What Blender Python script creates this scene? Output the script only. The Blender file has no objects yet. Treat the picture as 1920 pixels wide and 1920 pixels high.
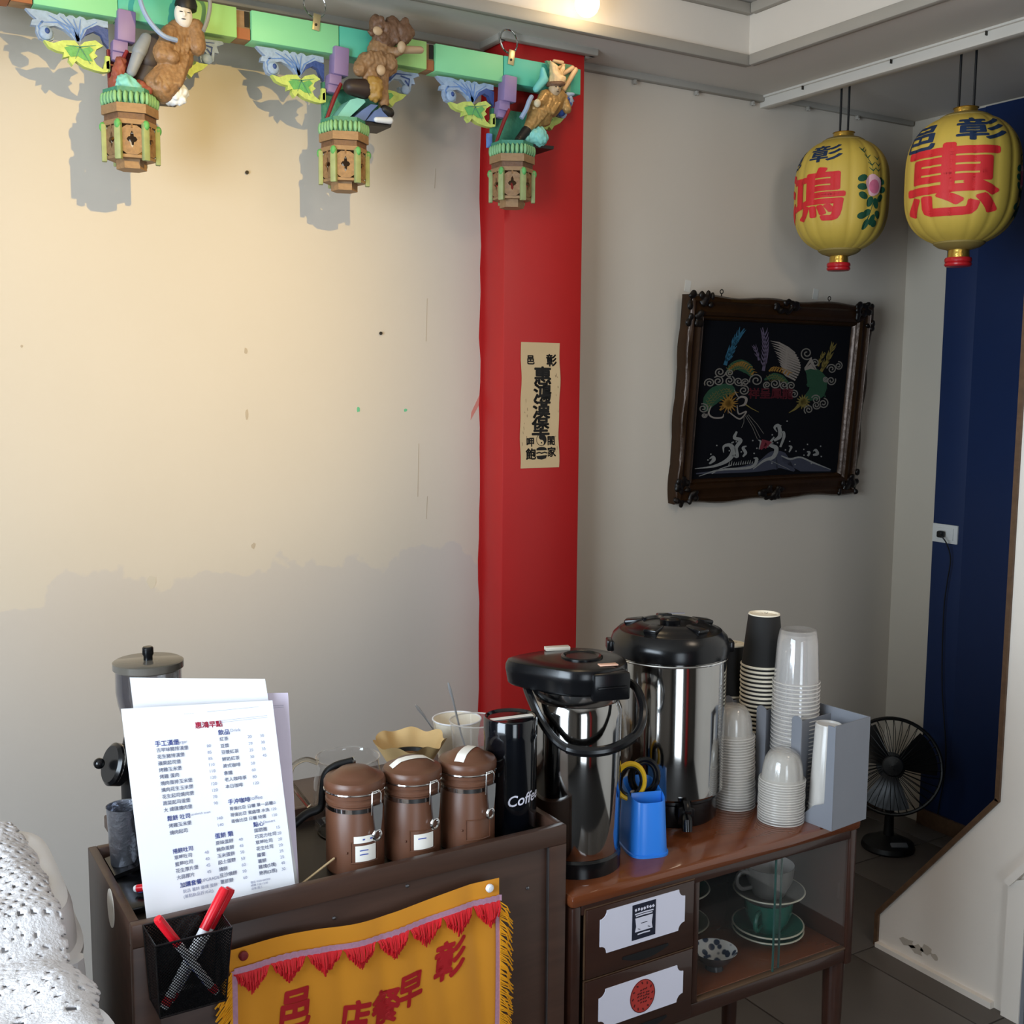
import bpy, bmesh, math, random
from mathutils import Vector, Matrix, Euler, noise
random.seed(7)
PI = math.pi
sc = bpy.context.scene
C = sc.collection

# ------------------------------------------------------------------ camera
cam_d = bpy.data.cameras.new('camera'); cam = bpy.data.objects.new('camera', cam_d); C.objects.link(cam)
YAW, PITCH, ROLL, FPX = -.5432, .11436, .00768, 2111.0
fwd = Vector((-math.sin(YAW)*math.cos(PITCH), math.cos(YAW)*math.cos(PITCH), -math.sin(PITCH)))
rgt = Vector((math.cos(YAW), math.sin(YAW), 0)); upv = rgt.cross(fwd)
r2 = math.cos(ROLL)*rgt + math.sin(ROLL)*upv; u2 = -math.sin(ROLL)*rgt + math.cos(ROLL)*upv
mw = Matrix((r2, u2, -fwd)).transposed().to_4x4(); mw.translation = (0, 0, 1.5)
cam.matrix_world = mw
cam_d.sensor_width = 36; cam_d.sensor_fit = 'HORIZONTAL'; cam_d.lens = 36*FPX/1920
cam_d.clip_start = .02
sc.camera = cam
# ------------------------------------------------------------------ world, exposure, large lights
w = bpy.data.worlds.new('world'); sc.world = w; w.use_nodes = True
w.node_tree.nodes['Background'].inputs[0].default_value = (.62, .78, 1, 1)
w.node_tree.nodes['Background'].inputs[1].default_value = .6
vs = sc.view_settings; vs.view_transform = 'Standard'; vs.look = 'None'; vs.exposure = 0; vs.gamma = 1
vs.use_curve_mapping = False
sc.cycles.transparent_max_bounces = 24; sc.cycles.max_bounces = 10
def light(kind, name, loc, energy, col, target=None, **kw):
    d = bpy.data.lights.new(name, kind); d.energy = energy; d.color = col
    for k, v in kw.items(): setattr(d, k, v)
    o = bpy.data.objects.new(name, d); C.objects.link(o); o.location = loc
    if target is not None: o.rotation_euler = (Vector(target)-Vector(loc)).to_track_quat('-Z', 'Y').to_euler()
    return o
# daylight through the shop window in the left wall, and the warm ceiling spot
light('AREA', 'window_daylight', (-1.39, .55, 1.42), 108, (.75, .88, 1.0), (1.0, .55, 1.42), shape='RECTANGLE', size=1.5, size_y=1.5)
light('AREA', 'glass_door_daylight', (-.1, -2.54, 1.1), 34, (.80, .90, 1.0), (-.1, 1, 1.1), shape='RECTANGLE', size=1.0, size_y=2.0)
light('SPOT', 'ceiling_spot', (.75, .73, 2.40), 122, (1, .70, .22), (.58, 2.65, 1.66), spot_size=math.radians(52), spot_blend=1, shadow_soft_size=.010)
light('SPOT', 'ceiling_spot_right', (1.7, .5, 2.44), 20, (1, .82, .64), (2.0, 2.4, 1.2), spot_size=math.radians(100), spot_blend=1, shadow_soft_size=.16)

# ------------------------------------------------------------------ materials
def lin(h):
    h = h.lstrip('#'); o = []
    for i in (0, 2, 4):
        v = int(h[i:i+2], 16)/255; o.append(v/12.92 if v <= .04045 else ((v+.055)/1.055)**2.4)
    return (*o, 1)
def mat(name, col, rough=.5, metal=0, var=.12, vscale=12, bump=0, bscale=60, stretch=None, coat=0, trans=0, ior=1.45, alpha=1, spec=.5, emit=0, sheen=0, sss=0):
    m = bpy.data.materials.new(name); m.use_nodes = True; nt = m.node_tree; n = nt.nodes; L = nt.links
    p = n['Principled BSDF']; c = lin(col) if isinstance(col, str) else (*col, 1)
    p.inputs['Roughness'].default_value = rough; p.inputs['Metallic'].default_value = metal
    p.inputs['Coat Weight'].default_value = coat; p.inputs['Transmission Weight'].default_value = trans
    p.inputs['IOR'].default_value = ior; p.inputs['Alpha'].default_value = alpha
    p.inputs['Specular IOR Level'].default_value = spec; p.inputs['Sheen Weight'].default_value = sheen
    if emit:
        p.inputs['Emission Color'].default_value = c; p.inputs['Emission Strength'].default_value = emit
    tc = n.new('ShaderNodeTexCoord'); mp = n.new('ShaderNodeMapping'); L.new(tc.outputs['Object'], mp.inputs[0])
    if stretch: mp.inputs['Scale'].default_value = stretch
    nz = n.new('ShaderNodeTexNoise'); nz.inputs['Scale'].default_value = vscale; nz.inputs['Detail'].default_value = 4
    L.new(mp.outputs[0], nz.inputs['Vector'])
    mx = n.new('ShaderNodeMix'); mx.data_type = 'RGBA'
    mx.inputs['A'].default_value = tuple(max(0, v*(1-var)) for v in c[:3])+(1,)
    mx.inputs['B'].default_value = tuple(min(1, v*(1+var)) for v in c[:3])+(1,)
    L.new(nz.outputs['Fac'], mx.inputs['Factor']); L.new(mx.outputs['Result'], p.inputs['Base Color'])
    if bump:
        b = n.new('ShaderNodeBump'); b.inputs['Strength'].default_value = bump; b.inputs['Distance'].default_value = .002
        n2 = n.new('ShaderNodeTexNoise'); n2.inputs['Scale'].default_value = bscale; n2.inputs['Detail'].default_value = 3
        L.new(mp.outputs[0], n2.inputs['Vector']); L.new(n2.outputs['Fac'], b.inputs['Height']); L.new(b.outputs[0], p.inputs['Normal'])
    return m
def clear(name, tint, op, rough=.08, gl=.25):
    """thin clear plastic or glass: see-through body with a sharp surface sheen"""
    m = bpy.data.materials.new(name); m.use_nodes = True; nt = m.node_tree; n = nt.nodes; L = nt.links
    out = n['Material Output']; n.remove(n['Principled BSDF'])
    t = n.new('ShaderNodeBsdfTransparent'); t.inputs[0].default_value = (.97, .97, .97, 1)
    d = n.new('ShaderNodeBsdfDiffuse'); d.inputs[0].default_value = lin(tint)
    tl = n.new('ShaderNodeBsdfTranslucent'); tl.inputs[0].default_value = lin(tint)
    g = n.new('ShaderNodeBsdfGlossy'); g.inputs['Roughness'].default_value = rough; g.inputs[0].default_value = (1, 1, 1, 1)
    md = n.new('ShaderNodeMixShader'); md.inputs[0].default_value = .4; L.new(d.outputs[0], md.inputs[1]); L.new(tl.outputs[0], md.inputs[2])
    m1 = n.new('ShaderNodeMixShader'); m1.inputs[0].default_value = op; L.new(t.outputs[0], m1.inputs[1]); L.new(md.outputs[0], m1.inputs[2])
    lw_ = n.new('ShaderNodeLayerWeight'); lw_.inputs[0].default_value = .5      # 1 - |cos|, the same from both sides
    pw_ = n.new('ShaderNodeMath'); pw_.operation = 'POWER'; pw_.inputs[1].default_value = 4.0; L.new(lw_.outputs['Facing'], pw_.inputs[0])
    mu = n.new('ShaderNodeMath'); mu.operation = 'MULTIPLY_ADD'; mu.inputs[1].default_value = gl*3; mu.inputs[2].default_value = gl*.2; mu.use_clamp = True; L.new(pw_.outputs[0], mu.inputs[0])
    m2 = n.new('ShaderNodeMixShader'); L.new(mu.outputs[0], m2.inputs[0]); L.new(m1.outputs[0], m2.inputs[1]); L.new(g.outputs[0], m2.inputs[2])
    L.new(m2.outputs[0], out.inputs[0]); return m
def wood(name, c1, c2, rough=.4, axis=(1, 8, 8), scale=6, coat=0):
    m = mat(name, c1, rough, coat=coat); nt = m.node_tree; n = nt.nodes
    mx = next(x for x in n if x.type == 'MIX'); mp = next(x for x in n if x.type == 'MAPPING'); nz = next(x for x in n if x.type == 'TEX_NOISE')
    mp.inputs['Scale'].default_value = axis; nz.inputs['Scale'].default_value = scale; nz.inputs['Detail'].default_value = 8; nz.inputs['Distortion'].default_value = .6
    mx.inputs['A'].default_value = lin(c1); mx.inputs['B'].default_value = lin(c2)
    b = n.new('ShaderNodeBump'); b.inputs['Strength'].default_value = .12; b.inputs['Distance'].default_value = .001
    nt.links.new(nz.outputs['Fac'], b.inputs['Height']); nt.links.new(b.outputs[0], n['Principled BSDF'].inputs['Normal'])
    return m
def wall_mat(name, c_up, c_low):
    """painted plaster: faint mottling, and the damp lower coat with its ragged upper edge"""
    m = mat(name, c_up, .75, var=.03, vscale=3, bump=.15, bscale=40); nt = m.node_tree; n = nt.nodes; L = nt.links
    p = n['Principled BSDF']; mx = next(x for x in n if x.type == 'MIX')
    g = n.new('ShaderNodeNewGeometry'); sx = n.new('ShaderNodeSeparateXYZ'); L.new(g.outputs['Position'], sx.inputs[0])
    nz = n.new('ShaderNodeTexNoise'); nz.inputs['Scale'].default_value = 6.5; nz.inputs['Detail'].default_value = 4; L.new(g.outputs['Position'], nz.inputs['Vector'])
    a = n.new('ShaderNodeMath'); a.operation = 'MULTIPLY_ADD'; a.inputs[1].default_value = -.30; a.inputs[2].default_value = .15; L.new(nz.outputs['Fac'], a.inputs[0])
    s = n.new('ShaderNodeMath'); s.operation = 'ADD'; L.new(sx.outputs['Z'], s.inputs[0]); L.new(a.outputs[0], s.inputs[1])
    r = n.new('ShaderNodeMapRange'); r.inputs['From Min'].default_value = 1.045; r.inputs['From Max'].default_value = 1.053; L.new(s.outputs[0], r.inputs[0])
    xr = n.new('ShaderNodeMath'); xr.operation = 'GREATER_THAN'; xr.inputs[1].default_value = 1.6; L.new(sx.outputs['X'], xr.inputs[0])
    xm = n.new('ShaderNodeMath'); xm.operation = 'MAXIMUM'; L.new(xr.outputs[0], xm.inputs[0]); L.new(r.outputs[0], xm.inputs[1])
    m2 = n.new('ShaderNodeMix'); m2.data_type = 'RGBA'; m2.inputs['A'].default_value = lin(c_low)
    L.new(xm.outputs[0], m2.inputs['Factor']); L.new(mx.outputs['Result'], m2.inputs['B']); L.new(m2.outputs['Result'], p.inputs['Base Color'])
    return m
W = {}
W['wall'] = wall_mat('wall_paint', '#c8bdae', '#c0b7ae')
W['wall2'] = mat('plain_wall_paint', '#c2b8a8', .75, var=.04, vscale=3)
W['trimwhite'] = mat('trim_white', '#cfc8bd', .55, var=.05)
W['trimgrey'] = mat('trim_grey', '#9c968c', .6, var=.06)
W['ceil'] = mat('ceiling_paint', '#c9c1b6', .8, var=.03)
W['bluewall'] = mat('blue_paint', '#112750', .55, var=.06)
W['white_wall'] = mat('white_plaster', '#e6ddd2', .7, var=.06, vscale=5, bump=.2)
W['red'] = mat('red_paint', '#b3201f', .42, var=.07, vscale=6)
W['tile'] = mat('floor_tile', '#57504a', .4, var=.16, vscale=7)
W['grout'] = mat('grout', '#1d1a18', .8)
W['brown_trim'] = wood('brown_trim', '#3e2b1e', '#6b5038', .5)
W['crate'] = wood('crate_wood', '#33221b', '#593f33', .38, (1, 9, 9), 5)
W['crate_in'] = wood('crate_inside', '#15100d', '#241a15', .5, (1, 9, 9), 5)
W['cab'] = wood('cabinet_wood', '#2c1913', '#3f251b', .3, (1, 10, 10), 4, .3)
W['cabtop'] = wood('cabinet_top_wood', '#5a2c18', '#7d4527', .11, (1, 14, 14), 3, .6)
W['steel'] = mat('polished_steel', '#a8a6a3', .09, 1, var=.02)
W['steel2'] = mat('brushed_steel', '#9b9c9f', .32, 1, var=.05, stretch=(1, 1, 12))
W['steelflat'] = mat('painted_steel', '#85878e', .42, .2, var=.04)
W['spoon_steel'] = mat('spoon_steel', '#b5b5b6', .38, .55, var=.05); W['chrome'] = mat('chrome', '#d8d8d8', .12, 1, var=.02)
W['black'] = mat('black_plastic', '#0d0d0f', .22, var=.1)
W['blackm'] = mat('black_matte', '#111113', .5, var=.1)
W['tin'] = mat('black_enamel_tin', '#07090e', .14, var=.05, coat=.5)
W['canister'] = mat('brown_plastic', '#64402e', .36, var=.08, vscale=6)
W['paper'] = mat('white_paper', '#f4f3f6', .7, var=.01)
W['paper2'] = mat('lilac_paper', '#e9ddef', .7, var=.01)
W['sticker'] = mat('sticker', '#f2ece2', .6, var=.02)
W['ink_b'] = mat('blue_ink', '#4a5aa8', .8, var=.02); W['ink_k'] = mat('grey_ink', '#8f92ac', .8, var=.02); W['ink_r'] = mat('red_ink', '#c0294a', .8, var=.02)
W['ink'] = mat('black_ink', '#17130f', .8, var=.05)
W['tan'] = mat('tan_paper', '#c9ac82', .8, var=.08, vscale=9)
W['filter'] = mat('filter_paper', '#dcb981', .85, var=.1, vscale=20)
W['blue_pl'] = mat('blue_plastic', '#2f7fe0', .32, var=.03)
W['yellow_pl'] = mat('yellow_plastic', '#e3b51c', .35, var=.03)
W['clearp'] = clear('clear_plastic', '#efeae2', .30, .1, .22)
W['clearcup'] = clear('clear_cup_plastic', '#efeae6', .22, .08, .22)
W['frost'] = clear('frosted_plastic', '#f3eee8', .62, .2, .15)
W['glass'] = clear('glass', '#ffffff', .015, .02, .3)
W['pane'] = clear('door_glass', '#dfe8e4', .01, .02, .10)
W['smoke'] = clear('smoky_plastic', '#3a3d4c', .34, .05, .3)
W['papercup'] = mat('black_paper_cup', '#191716', .75, var=.1)
W['cream'] = mat('cream_paper', '#efe3cd', .7, var=.03)
W['whitepl'] = mat('white_plastic', '#e9e6e6', .35, var=.02)
W['lace'] = mat('white_crochet', '#e6e2e4', .85, var=.06, vscale=80, bump=.8, bscale=260)
W['gold_cloth'] = mat('golden_cloth', '#e2930f', .62, var=.06, vscale=10, sheen=.3)
W['gold_fringe'] = mat('golden_fringe', '#eda214', .7, var=.1)
W['red_cloth'] = mat('red_embroidery', '#b3151d', .6, var=.08)
W['red_fringe'] = mat('red_fringe', '#e0262f', .6, var=.1)
W['braid'] = mat('silver_pink_braid', '#dba6c0', .35, .35, var=.2, vscale=300)
W['red_pl'] = mat('red_plastic', '#d81727', .28, var=.03)
W['white_pen'] = mat('pen_white', '#eeeef2', .3, var=.02)
W['lan_y'] = mat('lantern_yellow', '#c9aa48', .55, var=.05, vscale=14)
W['lan_tan'] = mat('lantern_tan', '#8f7a3f', .7, var=.15)
W['gold'] = mat('gold_foil', '#d9b255', .28, .9, var=.15, vscale=60, bump=.6, bscale=90)
W['lan_red'] = mat('lantern_red', '#d2262a', .6, var=.05); W['lan_blue'] = mat('lantern_blue', '#1b2f4d', .6, var=.1)
W['leafgreen'] = mat('painted_leaf', '#1d4f38', .6, var=.2, vscale=40); W['pink'] = mat('painted_pink', '#d9708c', .6, var=.25, vscale=50); W['pink2'] = mat('painted_pale_pink', '#eab6bd', .6, var=.15)
W['redwood'] = mat('lacquer_red', '#b81f26', .3, var=.08)
W['g1'] = mat('mint_green_paint', '#86cf95', .5, var=.08, vscale=8); W['g2'] = mat('lime_green_paint', '#a2d47f', .5, var=.08, vscale=8); W['g3'] = mat('teal_paint', '#4fae94', .5, var=.1, vscale=8)
W['bare'] = wood('bare_wood', '#7d5f42', '#a8845c', .6, (1, 6, 6), 20); W['bareo'] = mat('orange_wood', '#a06038', .6, var=.1)
W['purple'] = mat('purple_paint', '#8a749c', .5, var=.12, vscale=20); W['darkred'] = mat('dark_red_paint', '#7a1f22', .5, var=.15)
W['c_blue'] = mat('carved_blue', '#5b7fb8', .5, var=.3, vscale=110, bump=.6, bscale=120); W['c_pale'] = mat('carved_pale_blue', '#94a6be', .5, var=.3, vscale=110, bump=.6, bscale=120); W['c_deep'] = mat('carved_deep_blue', '#2c4681', .5, var=.3, vscale=110, bump=.6, bscale=120)
W['post'] = mat('post_pale_green', '#929a66', .55, var=.25, vscale=60); W['c_leaf'] = mat('carved_yellow_green', '#b7c765', .5, var=.3, vscale=110, bump=.6, bscale=120); W['c_green'] = mat('carved_green', '#5da45a', .5, var=.3, vscale=110, bump=.6, bscale=120); W['c_petal'] = mat('carved_petal_green', '#7fae7a', .5, var=.3, vscale=110, bump=.6, bscale=120); W['c_gteal'] = mat('carved_teal_green', '#3f8268', .5, var=.3, vscale=110, bump=.6, bscale=120)
W['statue'] = mat('carved_brown', '#8a6846', .5, var=.5, vscale=140, bump=1, bscale=70); W['statue2'] = mat('carved_gold_brown', '#a07c48', .38, .25, var=.45, vscale=140, bump=1, bscale=70); W['statue_d'] = mat('carved_dark_brown', '#6b4c36', .55, var=.5, vscale=140, bump=1.2, bscale=90)
W['facew'] = mat('face_white', '#d8cfc4', .5, var=.05); W['hair'] = mat('painted_black', '#15120f', .5)
W['ribbon'] = mat('ribbon_blue', '#8fa0bd', .5, var=.1); W['rock'] = mat('rock_teal', '#7ec0b4', .5, var=.3, vscale=25); W['rockb'] = mat('rock_blue', '#5a6f9e', .5, var=.3, vscale=25); W['rockw'] = mat('rock_white', '#d5d8dc', .5, var=.15)
W['frame'] = mat('dark_bronze_frame', '#33200f', .3, .35, var=.4, vscale=18, bump=.5, bscale=50); W['frame2'] = mat('black_frame', '#140e0a', .38, .2, var=.4, vscale=30, bump=.8, bscale=60)
W['velvet'] = mat('black_velvet', '#07080d', .95, var=.2, spec=.15)
for k, h in dict(e_blue='#2f6f8d', e_purple='#6e6078', e_white='#a79b90', e_yellow='#8c7a38', e_green='#28573a', e_cloud='#8f887e', e_red='#8a2f3c', e_wave='#aaa9a4', e_slate='#4a4c5c', e_orange='#a97a2c').items():
    W[k] = mat('thread_'+k[2:], tuple(v*.5 for v in lin(h)[:3]), .7, var=.25, vscale=120)
W['teal_c'] = mat('teal_ceramic', '#1f5a4c', .22, var=.1); W['grey_c'] = mat('grey_ceramic', '#5f5c57', .3, var=.1); W['olive_c'] = mat('olive_ceramic', '#5a6350', .3, var=.1); W['rim_c'] = mat('pale_rim', '#b9b49f', .35, var=.1); W['white_c'] = mat('white_ceramic', '#cfcac4', .3, var=.04)
W['label'] = mat('label_card', '#dedbe8', .6, var=.01); W['navy'] = mat('navy_print', '#171a2d', .7); W['stamp'] = mat('red_stamp', '#b5372f', .7, var=.1); W['stampd'] = mat('dark_red_print', '#57120f', .7)
W['bulb'] = mat('lit_bulb', '#ffe2b0', .3, emit=14)
W['outlet'] = mat('outlet_white', '#dcdcd8', .35, var=.02)
W['fan'] = mat('black_fan', '#050606', .4, var=.1)
W['bronze'] = mat('old_iron', '#37322c', .5, .6, var=.2)
W['hammer'] = mat('hammered_steel', '#a9adb8', .32, .9, var=.1, bump=1.5, bscale=110)
m_ = W['hammer'].node_tree; next(x for x in m_.nodes if x.type == 'BUMP').inputs['Distance'].default_value = .0012
W['stainm'] = mat('dirt_mark', '#b0a18d', .85, var=.2); W['greenm'] = mat('green_dab', '#67b98a', .7); W['pinkm'] = mat('pink_smear', '#c98577', .7, var=.1)
W['ceramic_b'] = mat('patterned_bowl', '#d9d8d4', .25, var=.05)
def patt(m):
    nt = m.node_tree; n = nt.nodes; v = n.new('ShaderNodeTexVoronoi'); v.inputs['Scale'].default_value = 75
    tc = n.new('ShaderNodeTexCoord'); nt.links.new(tc.outputs['Object'], v.inputs['Vector'])
    r = n.new('ShaderNodeValToRGB'); r.color_ramp.elements[0].color = lin('#263652'); r.color_ramp.elements[1].color = lin('#d9d8d4')
    r.color_ramp.elements[0].position = .38; r.color_ramp.elements[1].position = .5
    nt.links.new(v.outputs['Distance'], r.inputs[0]); nt.links.new(r.outputs[0], n['Principled BSDF'].inputs['Base Color'])
patt(W['ceramic_b'])

# ------------------------------------------------------------------ mesh helpers
class B:
    def __init__(s): s.v = []; s.f = []
    def add(s, v, f):
        o = len(s.v); s.v += [tuple(p) for p in v]; s.f += [tuple(i+o for i in q) for q in f]; return s
    def box(s, c, d, rot=None, bev=0):
        bm = bmesh.new(); bmesh.ops.create_cube(bm, size=1)
        for v in bm.verts: v.co = Vector((v.co.x*d[0], v.co.y*d[1], v.co.z*d[2]))
        if bev: bmesh.ops.bevel(bm, geom=bm.edges[:], offset=bev, segments=2, affect='EDGES', profile=.5)
        R = Euler(rot).to_matrix() if rot else Matrix.Identity(3)
        bm.verts.index_update()
        s.add([R @ v.co + Vector(c) for v in bm.verts], [[v.index for v in f.verts] for f in bm.faces]); bm.free(); return s
    def span(s, x, y, z, bev=0):
        return s.box(((x[0]+x[1])/2, (y[0]+y[1])/2, (z[0]+z[1])/2), (abs(x[1]-x[0]), abs(y[1]-y[0]), abs(z[1]-z[0])), None, bev)
    def lathe(s, prof, seg=32, c=(0, 0, 0), M=None, rmod=None):
        n = len(prof); vs = []; fs = []
        for i in range(seg):
            a = 2*PI*i/seg
            for r, z in prof:
                k = rmod(a) if rmod else 1
                p = Vector((r*k*math.cos(a), r*k*math.sin(a), z))
                if M: p = M @ p
                vs.append(p+Vector(c))
        for i in range(seg):
            j = (i+1) % seg
            for k in range(n-1):
                a, b, c2, d = i*n+k, j*n+k, j*n+k+1, i*n+k+1
                if prof[k][0] < 1e-7: fs.append((a, c2, d))
                elif prof[k+1][0] < 1e-7: fs.append((a, b, d))
                else: fs.append((a, b, c2, d))
        return s.add(vs, fs)
    def tube(s, pts, r, seg=8, closed=False, cap=True):
        P = [Vector(p) for p in pts]; n = len(P); vs = []; fs = []; prev = None
        for i in range(n):
            t = ((P[(i+1) % n]-P[i-1]) if closed else (P[min(i+1, n-1)]-P[max(i-1, 0)])).normalized()
            if prev is None: x = t.orthogonal().normalized()
            else: x = (prev-t*prev.dot(t)).normalized()
            prev = x; y = t.cross(x); rr = r[i] if isinstance(r, (list, tuple)) else r
            for k in range(seg):
                a = 2*PI*k/seg; vs.append(P[i]+x*rr*math.cos(a)+y*rr*math.sin(a))
        for i in range(n if closed else n-1):
            j = (i+1) % n
            for k in range(seg): fs.append((i*seg+k, i*seg+(k+1) % seg, j*seg+(k+1) % seg, j*seg+k))
        if cap and not closed: fs += [tuple(range(seg))[::-1], tuple((n-1)*seg+k for k in range(seg))]
        return s.add(vs, fs)
    def prism(s, poly, f, d0, d1):
        """poly of 2-D points, f(u,v,d)->3-D, closed slab between depths d0 and d1"""
        n = len(poly)
        vs = [f(u, v, d0) for u, v in poly]+[f(u, v, d1) for u, v in poly]
        fs = [tuple(range(n)), tuple(range(2*n-1, n-1, -1))]+[(i, i+n, (i+1) % n+n, (i+1) % n) for i in range(n)]
        bm = bmesh.new(); bv = [bm.verts.new(p) for p in vs]
        for q in fs:
            try: bm.faces.new([bv[i] for i in q])
            except ValueError: pass
        bm.normal_update(); bmesh.ops.triangulate(bm, faces=[x for x in bm.faces if len(x.verts) > 4]); bmesh.ops.recalc_face_normals(bm, faces=bm.faces[:])
        bm.verts.index_update(); s.add([v.co for v in bm.verts], [[v.index for v in x.verts] for x in bm.faces]); bm.free(); return s
    def grid(s, nu, nv, f, closed_u=False):
        vs = [f(i/(nu if closed_u else nu-1), j/(nv-1)) for i in range(nu) for j in range(nv)]; fs = []
        for i in range(nu if closed_u else nu-1):
            for j in range(nv-1):
                k = (i+1) % nu; fs.append((i*nv+j, k*nv+j, k*nv+j+1, i*nv+j+1))
        return s.add(vs, fs)
    def ell(s, c, r, seg=14, rot=None):
        prof = [(math.sin(PI*i/10), -math.cos(PI*i/10)) for i in range(11)]; prof[0] = (0, -1); prof[-1] = (0, 1)
        M = (Euler(rot).to_matrix() if rot else Matrix.Identity(3)) @ Matrix.Diagonal(r)
        return s.lathe(prof, seg, c, M)
    def cap(s, a, b, ra, rb, seg=12):
        a, b = Vector(a), Vector(b); d = (b-a).normalized(); P = []; R = []
        for i in range(5): t = -PI/2+PI/2*i/4; P.append(a+d*ra*math.sin(t)); R.append(max(ra*math.cos(t), 1e-4))
        for i in range(5): t = PI/2*i/4; P.append(b+d*rb*math.sin(t)); R.append(max(rb*math.cos(t), 1e-4))
        return s.tube(P, R, seg)
    def stroke(s, pts, w, f, d=0):
        """flat ribbon along 2-D points; width may be a list"""
        n = len(pts); vs = []; fs = []
        for i in range(n):
            a = Vector(pts[max(i-1, 0)]); b = Vector(pts[min(i+1, n-1)]); t = (b-a)
            t = t.normalized() if t.length > 0 else Vector((1, 0)); nn = Vector((-t.y, t.x)); ww = (w[i] if isinstance(w, (list, tuple)) else w)/2
            p = Vector(pts[i]); vs += [f(*(p+nn*ww), d), f(*(p-nn*ww), d)]
        fs = [(2*i, 2*i+1, 2*i+3, 2*i+2) for i in range(n-1)]
        return s.add(vs, fs)
    def obj(s, name, m, parent=None, smooth=35, loc=None, rot=None):
        me = bpy.data.meshes.new(name); me.from_pydata(s.v, [], s.f); me.validate(); me.materials.append(W[m] if isinstance(m, str) else m)
        if smooth:
            bm = bmesh.new(); bm.from_mesh(me); bmesh.ops.recalc_face_normals(bm, faces=bm.faces[:]); bm.to_mesh(me); bm.free()
            me.polygons.foreach_set('use_smooth', [True]*len(me.polygons)); me.set_sharp_from_angle(angle=math.radians(smooth))
        o = bpy.data.objects.new(name, me); C.objects.link(o)
        if parent: o.parent = parent
        if loc: o.location = loc
        if rot: o.rotation_euler = rot
        return o
def tag(o, label, cat, group=None):
    o['label'] = label; o['category'] = cat
    if group: o['group'] = group
    return o
def thing(name, label, cat, loc=(0, 0, 0), rz=0, group=None):
    o = bpy.data.objects.new(name, None); C.objects.link(o); o.location = loc; o.rotation_euler = (0, 0, rz); o.empty_display_size = .05
    return tag(o, label, cat, group)
def struct(o): o['kind'] = 'structure'; return o
def dup(o, parent=None):
    c = o.copy(); C.objects.link(c); c.parent = parent
    for ch in o.children: dup(ch, c)
    return c
def curve(pts, n=8):
    """Catmull-Rom through points"""
    P = [Vector(p) for p in pts]; P = [P[0]*2-P[1]]+P+[P[-1]*2-P[-2]]; o = []
    for i in range(1, len(P)-2):
        a, b, c, d = P[i-1:i+3]
        for k in range(n):
            t = k/n; o.append(.5*((2*b)+(c-a)*t+(2*a-5*b+4*c-d)*t*t+(3*b-a-3*c+d)*t**3))
    return o+[P[-2]]
_tx = {}
def text2d(s, bold=0, sx=1, res=3):
    if bold > .012:      # heavy strokes: the outline laid down again in a ring of small offsets
        v0, f0 = text2d(s, 0, sx, res); v, f = [], []
        for k in range(9):
            a = k*PI/4; q = 0 if k == 8 else bold*.8; o = len(v)
            v += [(x+q*math.cos(a), y+q*math.sin(a)) for x, y in v0]; f += [tuple(i+o for i in t) for t in f0]
        return v, f
    return _text2d(s, bold, sx, res)
def _text2d(s, bold=0, sx=1, res=3):
    """glyph outlines of the built-in font as a flat mesh: (verts, faces), centred, one unit high"""
    k = (s, bold, sx, res)
    if k not in _tx:
        cu = bpy.data.curves.new('t', 'FONT'); cu.body = s; cu.size = 1; cu.offset = bold; cu.resolution_u = res; cu.align_x = 'CENTER'; cu.align_y = 'CENTER'; cu.fill_mode = 'BOTH'
        ob = bpy.data.objects.new('t', cu); C.objects.link(ob); bpy.context.view_layer.update()
        me = bpy.data.meshes.new_from_object(ob.evaluated_get(bpy.context.evaluated_depsgraph_get()))
        v = [(p.co.x, p.co.y) for p in me.vertices]; f = [tuple(q.vertices) for q in me.polygons]
        bpy.data.objects.remove(ob); bpy.data.curves.remove(cu); bpy.data.meshes.remove(me)
        _tx[k] = ([(x*sx, y) for x, y in v], f)
    return _tx[k]
def put_text(b, s, f, at, size, bold=0, rot=0, align='C', sx=1, d=0):
    v, fc = text2d(s, bold, sx)
    if not v: return b
    xs = [p[0] for p in v]; off = {'C': -(min(xs)+max(xs))/2, 'L': -min(xs), 'R': -max(xs)}[align]
    ys = [p[1] for p in v]; oy = -(min(ys)+max(ys))/2 if len(s) < 3 else 0
    ca, sa = math.cos(rot), math.sin(rot)
    return b.add([f(at[0]+size*((x+off)*ca-(y+oy)*sa), at[1]+size*((x+off)*sa+(y+oy)*ca), d) for x, y in v], fc)
def fine(v2, f2, maxlen):
    """subdivide a flat 2-D mesh until its edges are short enough to wrap round a curve"""
    bm = bmesh.new(); bv = [bm.verts.new((x, y, 0)) for x, y in v2]
    for q in f2:
        try: bm.faces.new([bv[i] for i in q])
        except ValueError: pass
    bmesh.ops.triangulate(bm, faces=bm.faces[:])
    for _ in range(5):
        e = [x for x in bm.edges if x.calc_length() > maxlen]
        if not e: break
        bmesh.ops.subdivide_edges(bm, edges=e, cuts=1); bmesh.ops.triangulate(bm, faces=[x for x in bm.faces if len(x.verts) > 3])
    bm.verts.index_update(); r = ([(v.co.x, v.co.y) for v in bm.verts], [[v.index for v in q.verts] for q in bm.faces]); bm.free(); return r
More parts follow.
